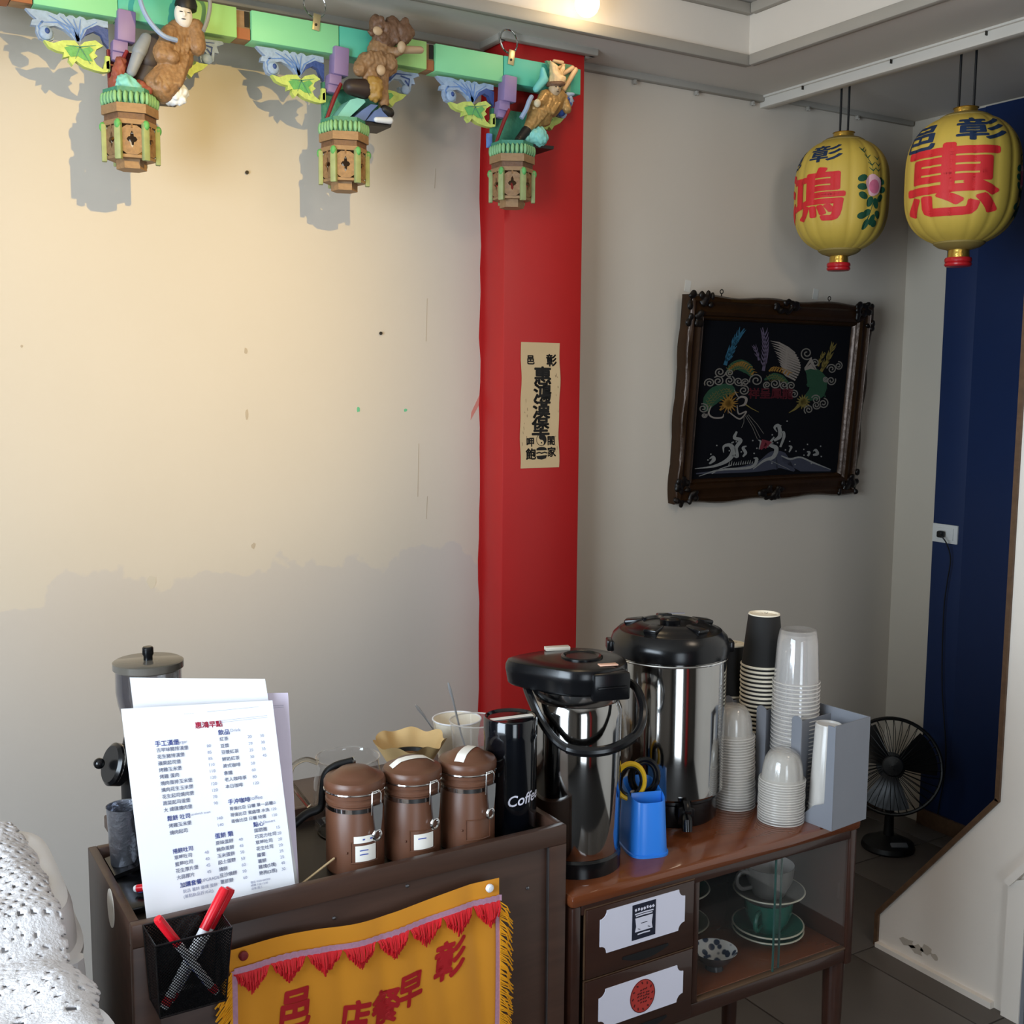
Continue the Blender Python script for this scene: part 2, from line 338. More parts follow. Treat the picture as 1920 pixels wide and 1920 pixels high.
def remesh(b, voxel, relief=0):
    """fuse overlapping volumes into one continuous surface"""
    me = bpy.data.meshes.new('r'); me.from_pydata(b.v, [], b.f); ob = bpy.data.objects.new('r', me); C.objects.link(ob)
    md = ob.modifiers.new('r', 'REMESH'); md.mode = 'VOXEL'; md.voxel_size = voxel
    s2 = ob.modifiers.new('s', 'SMOOTH'); s2.iterations = 2; s2.factor = .5
    bpy.context.view_layer.update(); m2 = bpy.data.meshes.new_from_object(ob.evaluated_get(bpy.context.evaluated_depsgraph_get()))
    if relief:      # chisel-like folds and pits
        ns = [v.normal.copy() for v in m2.vertices]
        for v, n_ in zip(m2.vertices, ns):
            p = v.co; q = Vector((p.x*95+p.z*40, p.y*95, p.z*38-p.x*30))
            h = abs(noise.noise(q))*1.7-.45+.35*noise.noise(p*260)
            v.co = p+n_*relief*h
    o = B(); o.v = [tuple(v.co) for v in m2.vertices]; o.f = [tuple(p.vertices) for p in m2.polygons]
    bpy.data.objects.remove(ob); bpy.data.meshes.remove(me); bpy.data.meshes.remove(m2); return o

# ================================================================== the room
WY = 2.65
def slab(name, x, y, z, m, bev=0, parent=None):
    o = B().span(x, y, z, bev).obj(name, m, parent)
    return o if parent else struct(o)
floor = slab('floor', (-1.5, 3.3), (-2.7, 2.75), (-.1, -.012), 'grout')
T = .395; tile_me = None
for i in range(-4, 4):
    for j in range(-4, 3):
        x0 = 2.247+i*T; y0 = 1.956+j*T; x1 = min(x0+T, 3.156); y1 = min(y0+T, WY)
        if x1-x0 < .02 or y1-y0 < .02: continue
        full = x1-x0 > T-.001 and y1-y0 > T-.001
        if full and tile_me:
            o = bpy.data.objects.new('floor_tile', tile_me); C.objects.link(o); o.parent = floor
        else:
            o = B().box((0, 0, 0), (x1-x0-.004, y1-y0-.004, .012), None, .0015).obj('floor_tile', 'tile', floor)
            if full: tile_me = o.data
        o.location = ((x0+x1)/2, (y0+y1)/2, -.006)
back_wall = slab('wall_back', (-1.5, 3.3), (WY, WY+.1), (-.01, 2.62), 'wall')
# marks on the plaster
def wmark(name, x, z, pts, m):
    B().prism([(x+a, z+b) for a, b in pts], lambda u, v, d: (u, d, v), WY-.0006, WY+.001).obj(name, m, back_wall, 0)
def blob(r, n=9, e=.3, sy=1): return [(r*(1+random.uniform(-e, e))*math.cos(2*PI*k/n), sy*r*(1+random.uniform(-e, e))*math.sin(2*PI*k/n)) for k in range(n)]
wmark('paint_dab', 1.143, 1.43, blob(.005, sy=1.4), 'greenm'); wmark('paint_dab', 1.275, 1.427, blob(.005), 'greenm')
for x, z, r, sy in ((.855, 1.57, .004, 2), (.855, 1.42, .004, 3), (.36, 1.57, .003, 1), (.62, 1.03, .010, 1.6), (.865, 1.10, .005, 1.5)): wmark('scuff_mark', x, z, blob(r, sy=sy), 'stainm' if r < .009 else 'wall2')
for x, z, h in ((1.335, 1.66, .055), (1.31, 1.27, .07), (1.335, 1.17, .03), (1.36, 2.02, .025)):
    wmark('hairline_crack', x, z, [(-.0008, -h), (.0008, -h), (.004, h), (.0028, h)], 'stainm')
wmark('paint_smear', 1.488, 1.43, [(.015, .05), (.012, .02), (-.02, -.03), (-.018, -.01), (.006, .035)], 'pinkm')
for x, z in ((.865, 1.985), (1.205, 1.622)):
    b = B(); b.lathe([(0, .006), (.004, .006), (.0045, .004), (.0022, .003), (.002, 0)], 10, (x, WY, z), Matrix.Rotation(PI/2, 3, 'X')); b.obj('wall_screw', 'bronze', back_wall)
# red pilaster
col = struct(B().span((1.503, 1.747), (2.54, 2.655), (-.01, 2.372), .004).obj('trim_1', 'red')); col['label'] = 'red painted pilaster on the plaster wall'
# ragged red paint line on the plaster beside the pilaster
edge = [(1.504, 0)]+[(1.498-random.uniform(0, .006), k*.06) for k in range(0, 40)]+[(1.504, 2.34)]
B().prism(edge, lambda u, v, d: (u, d, v), WY-.0008, WY+.001).obj('paint_edge', 'red', back_wall, 0)
# right wall of the alcove, blue below a beige return
rw = slab('wall_right', (3.16, 3.26), (-.7, 2.75), (-.01, 2.62), 'wall2')
slab('blue_panel', (3.152, 3.162), (2.36, 2.482), (0, 2.37), 'bluewall', .001, rw)
slab('blue_panel', (3.146, 3.162), (-.7, 2.36), (0, 2.37), 'bluewall', .001, rw)
struct(B().span((3.136, 3.150), (-.7, 2.478), (0, .055), .002).obj('baseboard_right', 'brown_trim'))
struct(B().span((1.76, 3.15), (2.638, 2.652), (0, .06), .002).obj('baseboard_back', 'brown_trim'))
# white partition with its slanted cut
P = [(1.954, 0), (1.954, .087), (1.615, .514), (1.615, 2.372), (-2.6, 2.372), (-2.6, 0)]
part = struct(B().prism(P, lambda u, v, d: (d, u, v), 2.345, 2.40).obj('wall_partition', 'white_wall', None, 30))
def edge_strip(a, b, t=.012):
    a, b = Vector(a), Vector(b); d = (b-a).normalized(); n = Vector((d.y, -d.x))
    if n.x < 0: n = -n
    B().prism([tuple(a), tuple(b), tuple(b+n*t), tuple(a+n*t)], lambda u, v, dd: (dd, u, v), 2.338, 2.405).obj('edge_trim', 'brown_trim', part)
edge_strip((1.954, 0), (1.954, .090)); edge_strip((1.954, .087), (1.615, .514)); edge_strip((1.615, .514), (1.615, 2.37))
B().prism([(1.954, 0), (1.954, .012), (1.60, .016), (1.60, 0)], lambda u, v, d: (d, u, v), 2.330, 2.346).obj('skirting', 'white_wall', part)
for y, z, r in ((1.80, .055, .018), (1.83, .045, .02), (1.86, .05, .02), (1.775, .05, .012)):
    B().prism([(y+a, z+b) for a, b in blob(r, 11, .4, .6)], lambda u, v, d: (d, u, v), 2.3442, 2.3465).obj('damp_stain', mat('damp', '#b9aea0', .8, var=.2), part, 0)
hatch_dark = struct(B().prism([(1.525, 0), (1.525, .36), (1.2, .78), (.9, .78), (.9, 0)], lambda u, v, d: (d, u, v), 2.3405, 2.346).obj('door_1_dark', 'blackm', None, 0))  # thin black sheet stands in for the shade inside the open hatch
B().prism([(1.572, 0), (1.572, .335), (1.525, .36), (1.525, 0)], lambda u, v, d: (d, u, v), 2.330, 2.346).obj('door_jamb', 'white_wall', hatch_dark)
B().prism([(1.580, .335), (1.565, .328), (1.2, .80), (1.2, .84)], lambda u, v, d: (d, u, v), 2.322, 2.346).obj('door_head', 'white_wall', hatch_dark)
B().prism([(1.538, 0), (1.538, .345), (1.515, .36), (1.515, 0)], lambda u, v, d: (d, u, v), 2.334, 2.346).obj('door_stop', 'steelflat', hatch_dark)
# left wall with the shop window, rear wall
lw = struct(B().span((-1.5, -1.4), (-2.7, -.22), (0, 2.62)).span((-1.5, -1.4), (1.32, 2.75), (0, 2.62)).span((-1.5, -1.4), (-.22, 1.32), (0, .66)).span((-1.5, -1.4), (-.22, 1.32), (2.18, 2.62)).obj('wall_left', mat('left_wall', '#6a6259', .8)))
win = struct(B().span((-1.47, -1.42), (-.22, -.17), (.66, 2.18)).span((-1.47, -1.42), (1.27, 1.32), (.66, 2.18)).span((-1.47, -1.42), (-.22, 1.32), (.66, .71)).span((-1.47, -1.42), (-.22, 1.32), (2.13, 2.18)).obj('window_1', 'brown_trim'))
fw = slab('wall_front', (-1.5, 3.3), (-2.7, -2.6), (0, 2.62), mat('rear_wall', '#4c463f', .8))
struct(B().span((.95, 1.25), (-2.6, -2.45), (0, 2.37), .004).obj('trim_2', 'red'))
struct(B().span((-.68, -.60), (-2.6, -2.56), (0, 2.2), .004).span((.40, .48), (-2.6, -2.56), (0, 2.2), .004).span((-.60, .40), (-2.6, -2.56), (2.1, 2.2), .004).obj('door_2', mat('dark_door', '#1c1713', .4)))
# tray ceiling: upper field, soffit, riser mouldings, hanging lip, alcove ceiling
struct(B().span((-1.5, 2.2), (-2.7, 2.41), (2.53, 2.62)).obj('ceiling', 'ceil'))
def ceil(name, x, y, z, m, bev=0): return struct(B().span(x, y, z, bev).obj(name, m))
ceil('ceiling_soffit_back', (-1.5, 2.49), (2.41, 2.66), (2.368, 2.62), 'ceil')
ceil('ceiling_soffit_right', (2.2, 2.49), (-2.7, 2.41), (2.368, 2.62), 'ceil')
ceil('ceiling_alcove', (2.49, 3.2), (-2.7, 2.66), (2.378, 2.62), 'ceil')
ceil('trim_3', (-1.4, 2.2), (2.396, 2.42), (2.362, 2.392), 'trimgrey', .005); ceil('trim_4', (2.186, 2.21), (-2.6, 2.396), (2.362, 2.392), 'trimgrey', .005)
ceil('trim_5', (-1.4, 2.196), (2.392, 2.415), (2.496, 2.525), 'trimgrey', .006); ceil('trim_6', (2.182, 2.205), (-2.6, 2.392), (2.496, 2.525), 'trimgrey', .006)
ceil('trim_7', (-1.4, 1.495), (2.628, 2.652), (2.350, 2.372), 'trimgrey', .004); ceil('trim_8', (1.755, 2.47), (2.628, 2.652), (2.350, 2.372), 'trimgrey', .004)
ceil('trim_9', (1.478, 1.772), (2.512, 2.536), (2.352, 2.372), 'trimgrey', .004)
ceil('trim_10', (1.478, 1.500), (2.520, 2.65), (2.352, 2.372), 'trimgrey', .004); ceil('trim_11', (1.750, 1.772), (2.520, 2.65), (2.352, 2.372), 'trimgrey', .004)
lip = ceil('trim_12', (2.470, 2.506), (-2.6, 2.652), (2.336, 2.380), 'trimwhite', .003)
B().span((2.462, 2.475), (-2.6, 2.645), (2.362, 2.376), .003).obj('moulding_bead', 'trimwhite', lip)
for y in (2.47, 2.15, 1.86): B().box((2.467, y, 2.358), (.008, .003, .012)).obj('clip', 'bronze', lip)
ceil('trim_13', (2.50, 3.15), (2.636, 2.652), (2.362, 2.38), 'trimgrey', .003)
for x, z in ((1.985, 2.343), (2.21, 2.343), (2.43, 2.342), (2.66, 2.356), (2.88, 2.356)):
    b = B(); b.box((x, 2.638, z), (.008, .012, .012), None, .001); b.box((x, 2.63, z-.006), (.004, .006, .004)); b.obj('cornice_clip', 'trimgrey', back_wall)
# the lit bulb under the tray
t = thing('ceiling_bulb', 'lit round bulb glowing under the tray ceiling above the red pilaster', 'lamp', (1.618, 2.346, 2.53))
B().ell((0, 0, -.118), (.030, .030, .032), 20).obj('bulb', 'bulb', t)
B().lathe([(0, 0), (.03, 0), (.03, -.012), (.016, -.016), (.015, -.088), (0, -.088)], 20).obj('lamp_holder', 'trimwhite', t)
light('POINT', 'bulb_light', (1.618, 2.28, 2.40), .9, (1, .78, .5), shadow_soft_size=.03)

# ================================================================== cabinet with the glass doors
CX0, CX1, CY0, CY1, CZ = .934, 1.562, 1.36, 1.69, .72
cab = thing('display_cabinet', 'dark brown wooden cabinet on legs with two drawers and glass sliding doors', 'cabinet', ((CX0+CX1)/2, (CY0+CY1)/2, 0))
ox, oy = cab.location.x, cab.location.y
def cb(name, x, y, z, m, bev=.002, parent=None): return B().span((x[0]-ox, x[1]-ox), (y[0]-oy, y[1]-oy), z, bev).obj(name, m, parent or cab)
b = B(); b.span((CX0-.004-ox, CX1+.004-ox), (CY0-.006-oy, CY1-oy), (.698, .72), .008); b.obj('tabletop', 'cabtop', cab)
cb('side_panel', (CX0, CX0+.018), (CY0, CY1), (.44, .698), 'cab', .004); cb('side_panel', (CX1-.018, CX1), (CY0, CY1), (.44, .698), 'cab', .004)
cb('back_panel', (CX0+.018, CX1-.018), (CY1-.012, CY1), (.44, .698), 'cab')
cb('bottom_panel', (CX0+.018, CX1-.018), (CY0+.002, CY1-.012), (.445, .470), 'cab')
cb('shelf', (1.19, CX1-.02), (CY0+.012, CY1-.014), (.4705, .476), 'cabtop', .001)
cb('divider', (1.180, 1.192), (CY0+.002, CY1-.012), (.470, .698), 'cab')
cb('top_rail', (CX0+.018, CX1-.018), (CY0, CY0+.02), (.682, .6985), 'cab')
cb('door_track', (1.192, CX1-.018), (CY0+.0005, CY0+.014), (.4705, .4745), 'brown_trim', .001)
for (x, y) in ((CX0+.03, CY0+.03), (CX1-.022, CY0+.024), (CX0+.03, CY1-.03), (CX1-.03, CY1-.04)):
    B().lathe([(0, 0), (.011, 0), (.012, .01), (.019, .40), (.020, .45), (0, .45)], 20, (x-ox, y-oy, 0)).obj('leg', 'cab', cab)
def drawer(z0, z1):
    dr = cb('drawer', (.960, 1.176), (CY0-.003, CY0+.016), (z0, z1), 'cab', .002)
    b = B(); b.prism([(1.03-ox+k*.0046, z0+.016+.010*math.sin(PI*k/20)*-1) for k in range(21)]+[(1.122-ox, z0+.020), (1.03-ox, z0+.020)], lambda u, v, d: (u, d, v), CY0-.0045-oy, CY0-.002-oy); b.obj('finger_groove', 'blackm', dr)
    b = B(); b.span((.958-ox, 1.178-ox), (CY0-.0005-oy, CY0+.002-oy), (z1, z1+.0018)); b.span((.9575-ox, .9595-ox), (CY0-.0005-oy, CY0+.002-oy), (z0, z1)); b.obj('edge_line', 'brown_trim', dr)
    return dr
d1 = drawer(.576, .690); d2 = drawer(.452, .572)
def card(dr, z0, z1):
    x0, x1, n = .985-ox, 1.155-ox, .013; poly = []
    for cx_, cz_, a0 in ((x0, z0, 90), (x1, z0, 180), (x1, z1, 270), (x0, z1, 0)):
        pts = [(cx_+n*math.cos(math.radians(a0-18*k)), cz_+n*math.sin(math.radians(a0-18*k))) for k in range(6)]
        poly += pts
    return B().prism(poly, lambda u, v, d: (u, d, v), CY0-.0045-oy, CY0-.0028-oy).obj('label_card', 'label', dr, 0)
c1 = card(d1, .612, .682); card2 = card(d2, .488, .552)
fy = CY0-.0049-oy
F = lambda u, v, d: (u-ox, fy-d, v)
b = B(); b.prism([(1.047, .619), (1.094, .619), (1.094, .678), (1.047, .678)], lambda u, v, d: (u-ox, d, v), fy, fy+.0006); b.obj('navy_print', 'navy', d1, 0)
b = B()
for k in range(7): b.stroke([(1.052+k*.0058, .668+.0012*math.sin(k*2)), (1.0555+k*.0058, .6695)], .0045, F, .0003)
for z, a, e in ((.662, 1.052, 1.089), (.6585, 1.054, 1.087), (.6275, 1.058, 1.083)): b.stroke([(a, z), ((a+e)/2, z+.0006), (e, z)], .0022, F, .0003)
b.prism([(1.053, .655), (1.088, .655), (1.086, .641), (1.088, .632), (1.053, .632), (1.055, .641)], lambda u, v, d: (u-ox, d, v), fy-.0004, fy); b.obj('white_print', 'label', d1, 0)
b = B(); b.stroke([(1.064, .645), (1.077, .645)], .0012, F, .0006)
for x in (1.058, 1.078): b.stroke([(x, .637), (x+.005, .635)], .0012, F, .0006)
b.obj('print_line', 'navy', d1, 0)
cx_, cz_ = 1.071, .520
b = B(); b.prism([(cx_+.025*math.cos(a*PI/16), cz_+.028*math.sin(a*PI/16)) for a in range(32)], lambda u, v, d: (u-ox, d, v), fy, fy+.0006); b.obj('round_stamp', 'stamp', d2, 0)
b = B(); b.stroke([(cx_+.0245*math.cos(a*PI/20), cz_+.0275*math.sin(a*PI/20)) for a in range(41)], .0013, F, .0004)
for k in range(12):
    a = 2*PI*k/12; b.stroke([(cx_+.018*math.cos(a), cz_+.0205*math.sin(a)), (cx_+.0215*math.cos(a+.12), cz_+.0245*math.sin(a+.12))], .0026, F, .0004)
for i in range(5):
    for j in range(5):
        if abs(i-2)+abs(j-2) < 4: b.stroke([(cx_-.010+i*.005+random.uniform(-.001, .001), cz_-.011+j*.0053), (cx_-.0065+i*.005, cz_-.0100+j*.0053+random.uniform(-.002, .002))], .0024, F, .0004)
b.obj('stamp_print', 'stampd', d2, 0)
for k, (x0, x1, y) in enumerate(((1.193, 1.385, CY0+.009), (1.366, 1.542, CY0+.0035))):
    g = cb('glass_door', (x0, x1), (y, y+.0028), (.475, .682), 'pane', 0)
    ex = x1 if k == 0 else x0
    B().span((ex-.0012-ox, ex+.0012-ox), (y-.0002-oy, y+.003-oy), (.475, .682)).obj('pane_edge', mat('glass_edge', '#2f4a44', .2), g)
    if k == 1: B().span((1.518-ox, 1.524-ox), (y-.002-oy, y-oy), (.575, .603), .0006).obj('finger_pull', 'pane', g)

# ================================================================== wooden crate stand with the menus, canisters and banner
KX0, KX1, KY0, KY1, KZ, KF = .283, .926, 1.365, 1.64, .833, .810
crate = thing('crate_stand', 'dark wooden open-topped box stand with a framed front holding canisters', 'stand', ((KX0+KX1)/2, (KY0+KY1)/2, 0))
kx, ky = crate.location.x, crate.location.y
def kb(name, x, y, z, m='crate', bev=.0015): return B().span((x[0]-kx, x[1]-kx), (y[0]-ky, y[1]-ky), z, bev).obj(name, m, crate)
kb('front_panel', (KX0+.03, KX1-.03), (KY0+.006, KY0+.012), (.05, .805))
kb('top_rail', (KX0, KX1), (KY0, KY0+.014), (.803, KZ), 'crate', .002)
kb('stile', (KX1-.032, KX1), (KY0, KY0+.014), (0, .803)); kb('stile', (KX0, KX0+.032), (KY0, KY0+.014), (0, .803))
kb('bottom_rail', (KX0+.032, KX1-.032), (KY0, KY0+.014), (.04, .08))
sp = kb('side_panel', (KX0, KX0+.012), (KY0+.014, KY1), (0, KZ)); kb('side_panel', (KX1-.012, KX1), (KY0+.014, KY1), (0, KZ))
kb('back_panel', (KX0+.012, KX1-.012), (KY1-.012, KY1), (0, KZ)); kb('tray_floor', (KX0+.012, KX1-.012), (KY0+.014, KY1-.012), (KF-.012, KF), 'crate_in', 0)
kb('metal_strip', (KX1-.0335, KX1-.032), (KY0-.0006, KY0+.004), (.1, .803), 'steel2', 0)
b = B(); b.prism([(1.486+.020*math.cos(a*PI/12), .806+.026*math.sin(a*PI/12)) for a in range(24)], lambda u, v, d: (d-kx, u-ky, v), KX0-.001, KX0+.001); b.obj('oval_sticker', 'sticker', sp, 0)
for x, z in ((.66, .795), (.55, .775), (.74, .76), (.86, .745)):
    B().lathe([(0, .002), (.0025, .0015), (.0028, 0)], 8, (x-kx, KY0+.006-ky, z), Matrix.Rotation(PI/2, 3, 'X')).obj('nail_head', 'steel2', crate)

# --- banner on the crate front
BY = 1.357
ban = thing('cloth_banner', 'golden cloth banner with red lettering and fringes pinned to the crate front', 'banner', (.60, BY, .50))
def bf(u, v, d):   # banner sheet coordinates -> local, with the cloth's slack folds
    t = (u-.404)/.395; sag = -.007*math.sin(PI*min(max(t, 0), 1))*1.0+.004*math.sin(3*PI*t)
    fold = .0035*math.sin(u*62+v*9)*min(1, max(0, .80-v)*9)+.002*math.sin(u*25+3)
    return (u-.60, -.002-abs(fold)-d, v-.50+sag*max(0, (v-.45)/.33))
b = B(); b.grid(60, 26, lambda i, j: bf(.400+.400*i, .782-.006*(1-i)-(.40)*j, 0)); cloth = b.obj('cloth', 'gold_cloth', ban, 60)
b = B(); b.grid(80, 3, lambda i, j: bf(.405+.397*i, .753-.006*(1-i)+.0075*(j-.5)*2*.6, .003+.0012*math.sin(i*240))); b.obj('braid', 'braid', cloth, 60)
for side in (0, 1):
    u0 = .401 if side == 0 else .792
    b = B(); b.grid(3, 24, lambda i, j: bf(u0+.008*i, .748-.35*j, .0022)); b.obj('side_braid', 'braid', cloth, 60)
    b = B()
    for k in range(150):
        v0 = .747-.345*k/150; s_ = -1 if side == 0 else 1; e = .799 if side else .402
        L_ = random.uniform(.014, .024); dz = random.uniform(.012, .03)
        b.tube([bf(e, v0, .003), bf(e+s_*L_*.6, v0-dz*.4, .005+random.uniform(0, .003)), bf(e+s_*L_, v0-dz, .004)], .0011, 4)
    o = b.obj('side_fringe', 'gold_fringe', ban, 60); o['kind'] = 'stuff'
b = B()
for k in range(8):
    c = .427+k*.0505
    for q in range(34):
        t = q/33*2-1; u0 = c+t*.024; Lq = (.034-.020*abs(t))*random.uniform(.85, 1.05); d0 = .004+random.uniform(0, .004)
        if u0 < .404 or u0 > .80: continue
        uu = c+t*.019; b.tube([bf(u0, .749-.006*(1-(u0-.4)/.4), .003), bf((u0+uu)/2+random.uniform(-.001, .001), .749-Lq*.5, d0), bf(uu, .747-Lq, d0), bf(uu+.0015, .749-Lq*.75, d0+.001)], .0010, 4)
o = b.obj('red_fringe', 'red_fringe', ban, 60); o['kind'] = 'stuff'
for s, u, v, sz, r in (('彰', .718, .680, .058, .12), ('早', .655, .655, .050, .0), ('餐', .617, .643, .052, .0), ('店', .571, .640, .052, -.05), ('邑', .488, .672, .058, .05)):
    v2, f2 = text2d(s, .042); v2, f2 = fine([(x*sz*.86, y*sz*1.05) for x, y in v2], f2, .008)
    mx_ = (min(p[0] for p in v2)+max(p[0] for p in v2))/2; my_ = (min(p[1] for p in v2)+max(p[1] for p in v2))/2
    sh = .12
    v2 = v2; B().add([bf(u+(x-mx_)+sh*(y-my_), v+(y-my_)+r*(x-mx_), .0012) for x, y in v2], f2).obj('character', 'red_cloth', ban, 0)
for u, v, m in ((.782, .771, 'white_pen'), (.417, .766, 'darkred')):
    p = bf(u, v, .002); B().lathe([(0, .006), (.004, .0055), (.0062, .003), (.0062, 0), (0, 0)], 18, p, Matrix.Rotation(PI/2, 3, 'X')).obj('push_pin', m, ban)

# --- menus leaning in the crate
def sheet(name, label, corners, m, thick=.0006):
    """corners: TL, TR, BR, BL in the room"""
    TL, TR, BR, BL = [Vector(c) for c in corners]
    root = thing(name, label, 'menu', tuple((BL+BR)/2)); o0 = (BL+BR)/2
    def f(u, v, d=0):
        p = (BL*(1-u)+BR*u)*(1-v)+(TL*(1-u)+TR*u)*v; n = (BR-BL).cross(TL-BL).normalized()
        return p-o0+n*(d+.006*math.sin(PI*v)*0-.004*math.sin(PI*u))
    b = B(); b.grid(10, 12, lambda i, j: f(i, j, 0)); q = B(); q.grid(10, 12, lambda i, j: f(i, j, -thick)); b.add(q.v, q.f)
    b.obj('page', m, root, 60); return root, f
SL = lambda x, z, t: (x, 1.384+(z-.80)*.27+t, z)
m3, f3 = sheet('menu_sheet', 'lilac menu sheet furthest back of the three leaning in the crate', [SL(.345, 1.088, .022), SL(.528, 1.066, .022), SL(.515, .8112, .022), SL(.330, .8112, .022)], 'paper2')
m2, f2_ = sheet('menu_sheet', 'blank white backing sheet standing between the two printed menus', [SL(.315, 1.115, .012), SL(.494, 1.091, .012), SL(.512, .8112, .012), SL(.325, .8112, .012)], 'paper')
m1, f1 = sheet('menu_sheet', 'white printed menu card with blue and red headings leaning in front', [SL(.2985, 1.081, 0), SL(.4975, 1.065, 0), SL(.503, .8112, 0), SL(.3075, .8110, 0)], 'paper')
b3 = B(); b3.stroke([(.75, .93), (.96, .935)], .0015, lambda u, v, d: f3(u, v, .0006)); b3.stroke([(.75, .92), (.96, .925)], .0012, lambda u, v, d: f3(u, v, .0006)); b3.obj('ruled_line', 'ink_k', m3, 0)
inkb, inkk, inkr = B(), B(), B()
fm = lambda u, v, d: f1(u, .105+.895*v, d)
def mt(b, s, u, v, size, align='L', bold=0): put_text(b, s, lambda x, y, d: fm(x, v+(y-v)*.80, .0007), (u, v), size, bold, 0, align)
def rows(items, u, up, v, dv, size=.030, up2=None):
    for k, it in enumerate(items):
        mt(inkk, it[0], u, v-dv*k, size, 'L', .015)
        for q, pr in enumerate(it[1:]): mt(inkk, str(pr), up+q*.085, v-dv*k, size*.95)
mt(inkk, '- - - - -', .40, .955, .022); inkk.stroke([(.55, .957), (.90, .968)], .0012, lambda u, v, d: fm(u, v, .0007))
mt(inkr, '惠鴻早點', .46, .885, .046, 'L', .03)
for dv in (0, .010): inkk.stroke([(.62, .893+dv), (.95, .905+dv)], .0012, lambda u, v, d: fm(u, v, .0007))
mt(inkb, '手工漢堡', .185, .805, .040, 'L', .02); mt(inkk, 'Burger', .32, .805, .028)
rows([('古早味豬排漢堡', 80), ('花生豬排漢堡', 85), ('蘋果起司堡', 85), ('烤雞玉米堡', 110), ('烤雞 蛋肉', 110), ('燒肉蛋排玉米堡', 120), ('燒肉花生玉米堡', 120), ('花生起司燒肉堡', 120), ('蔬菜起司蛋堡', 70), ('大 總匯燒肉堡', 90)], .19, .52, .772, .0345)
mt(inkb, '飲品', .605, .84, .040, 'L', .02); mt(inkk, 'Drink', .69, .845, .030)
rows([('紅茶', 20, 30), ('豆漿', 20, 30), ('豆漿紅茶', 25, 35), ('鮮奶紅茶', 30, 45), ('美式咖啡', 50), ('拿鐵', 60), ('老人咖啡茶', 80), ('本日咖啡', 120)], .61, .80, .803, .0375)
mt(inkb, '手沖咖啡', .615, .455, .038, 'L', .02); mt(inkk, 'coffee', .76, .46, .038)
rows([('哥倫比亞 日曬 單一品種', 150), ('哥倫比亞 蜜處理 水洗', 120), ('哥倫比亞 日曬 特選', 120)], .62, .90, .418, .034, .028)
mt(inkb, '鬆餅 吐司', .205, .415, .036, 'L', .02); mt(inkk, 'sandwich toast', .36, .42, .022)
rows([('烤雞玉米堡', 140), ('燒肉起司', 140)], .21, .53, .378, .036)
mt(inkb, '蛋餅 類', .50, .285, .038, 'L', .02)
rows([('原味蛋餅', 40), ('鮪魚蛋餅', 45), ('玉米蛋餅', 50), ('起士蛋餅', 50), ('燒餅', 60), ('豆沙燒餅', 50), ('蔥抓餅', 60)], .50, .655, .248, .0345)
mt(inkb, '捲餅吐司', .215, .245, .034, 'L', .02)
rows([('草莓吐司', 40), ('藍莓吐司', 40), ('花生厚片堡', 45), ('大蒜厚片', 45)], .22, .42, .212, .034)
mt(inkb, '點心', .765, .315, .036, 'L', .02); mt(inkk, 'Dessert', .835, .32, .026)
rows([('甜甜圈', 15), ('巧克力吐司', 20), ('草莓吐司', 20), ('花生吐司', 20), ('蘿蔔', 25), ('薯餅', 25), ('雞塊(5塊)', 40), ('熱狗(2根)', 30)], .765, .92, .280, .0335)
mt(inkb, '加購套餐', .235, .068, .036, 'L', .02); mt(inkk, 'UPGRADE', .375, .070, .028)
for k, s in enumerate(('飲品 薯餅 雞塊 蛋餅', '(單點飲品折10元)')): mt(inkk, s, .25, .035-k*.027, .026)
for k, s in enumerate(('電話 0000-000000', '時間 7:00-12:00', '店休 週三')): mt(inkk, s, .70, .006-k*.017, .018)
for b_, n_, k_ in ((inkb, 'blue_print', 'ink_b'), (inkk, 'grey_print', 'ink_k'), (inkr, 'red_print', 'ink_r')): b_.obj(n_, k_, m1, 0)['kind'] = 'stuff'

# --- mesh pen holder hanging on the rail
ph = thing('pen_holder', 'black wire mesh pen basket hung on the crate corner', 'pen holder', (.342, 1.330, .735))
def mesh_side(b, p00, p10, p01, p11, nu, nv):
    p00, p10, p01, p11 = map(Vector, (p00, p10, p01, p11)); n = (p10-p00).cross(p01-p00).normalized()
    f = lambda u, v, d=0: (p00*(1-u)+p10*u)*(1-v)+(p01*(1-u)+p11*u)*v+n*d
    N = nu+nv
    for k in range(-nv, nu+nv):
        for sgn in (1, -1):
            a0 = max(0, -k) if sgn == 1 else max(0, k-nu); a1 = min(nv, nu-k) if sgn == 1 else min(nv, k)
            if a1-a0 <= 0: continue
            q0 = ((k+sgn*a0)/nu, a0/nv); q1 = ((k+sgn*a1)/nu, a1/nv)
            if not (-.001 <= q0[0] <= 1.001 and -.001 <= q1[0] <= 1.001): continue
            A, Bb = f(*q0, .0002*sgn), f(*q1, .0002*sgn); t = (Bb-A).normalized(); w_ = t.cross(n)*.00062
            b.add([A-w_, A+w_, Bb+w_, Bb-w_], [(0, 1, 2, 3)])
hx0, hx1, hy0, hy1, hz = -.046, .046, -.030, .030, .098
lx0, lx1, ly0, ly1 = -.040, .040, -.018, .030
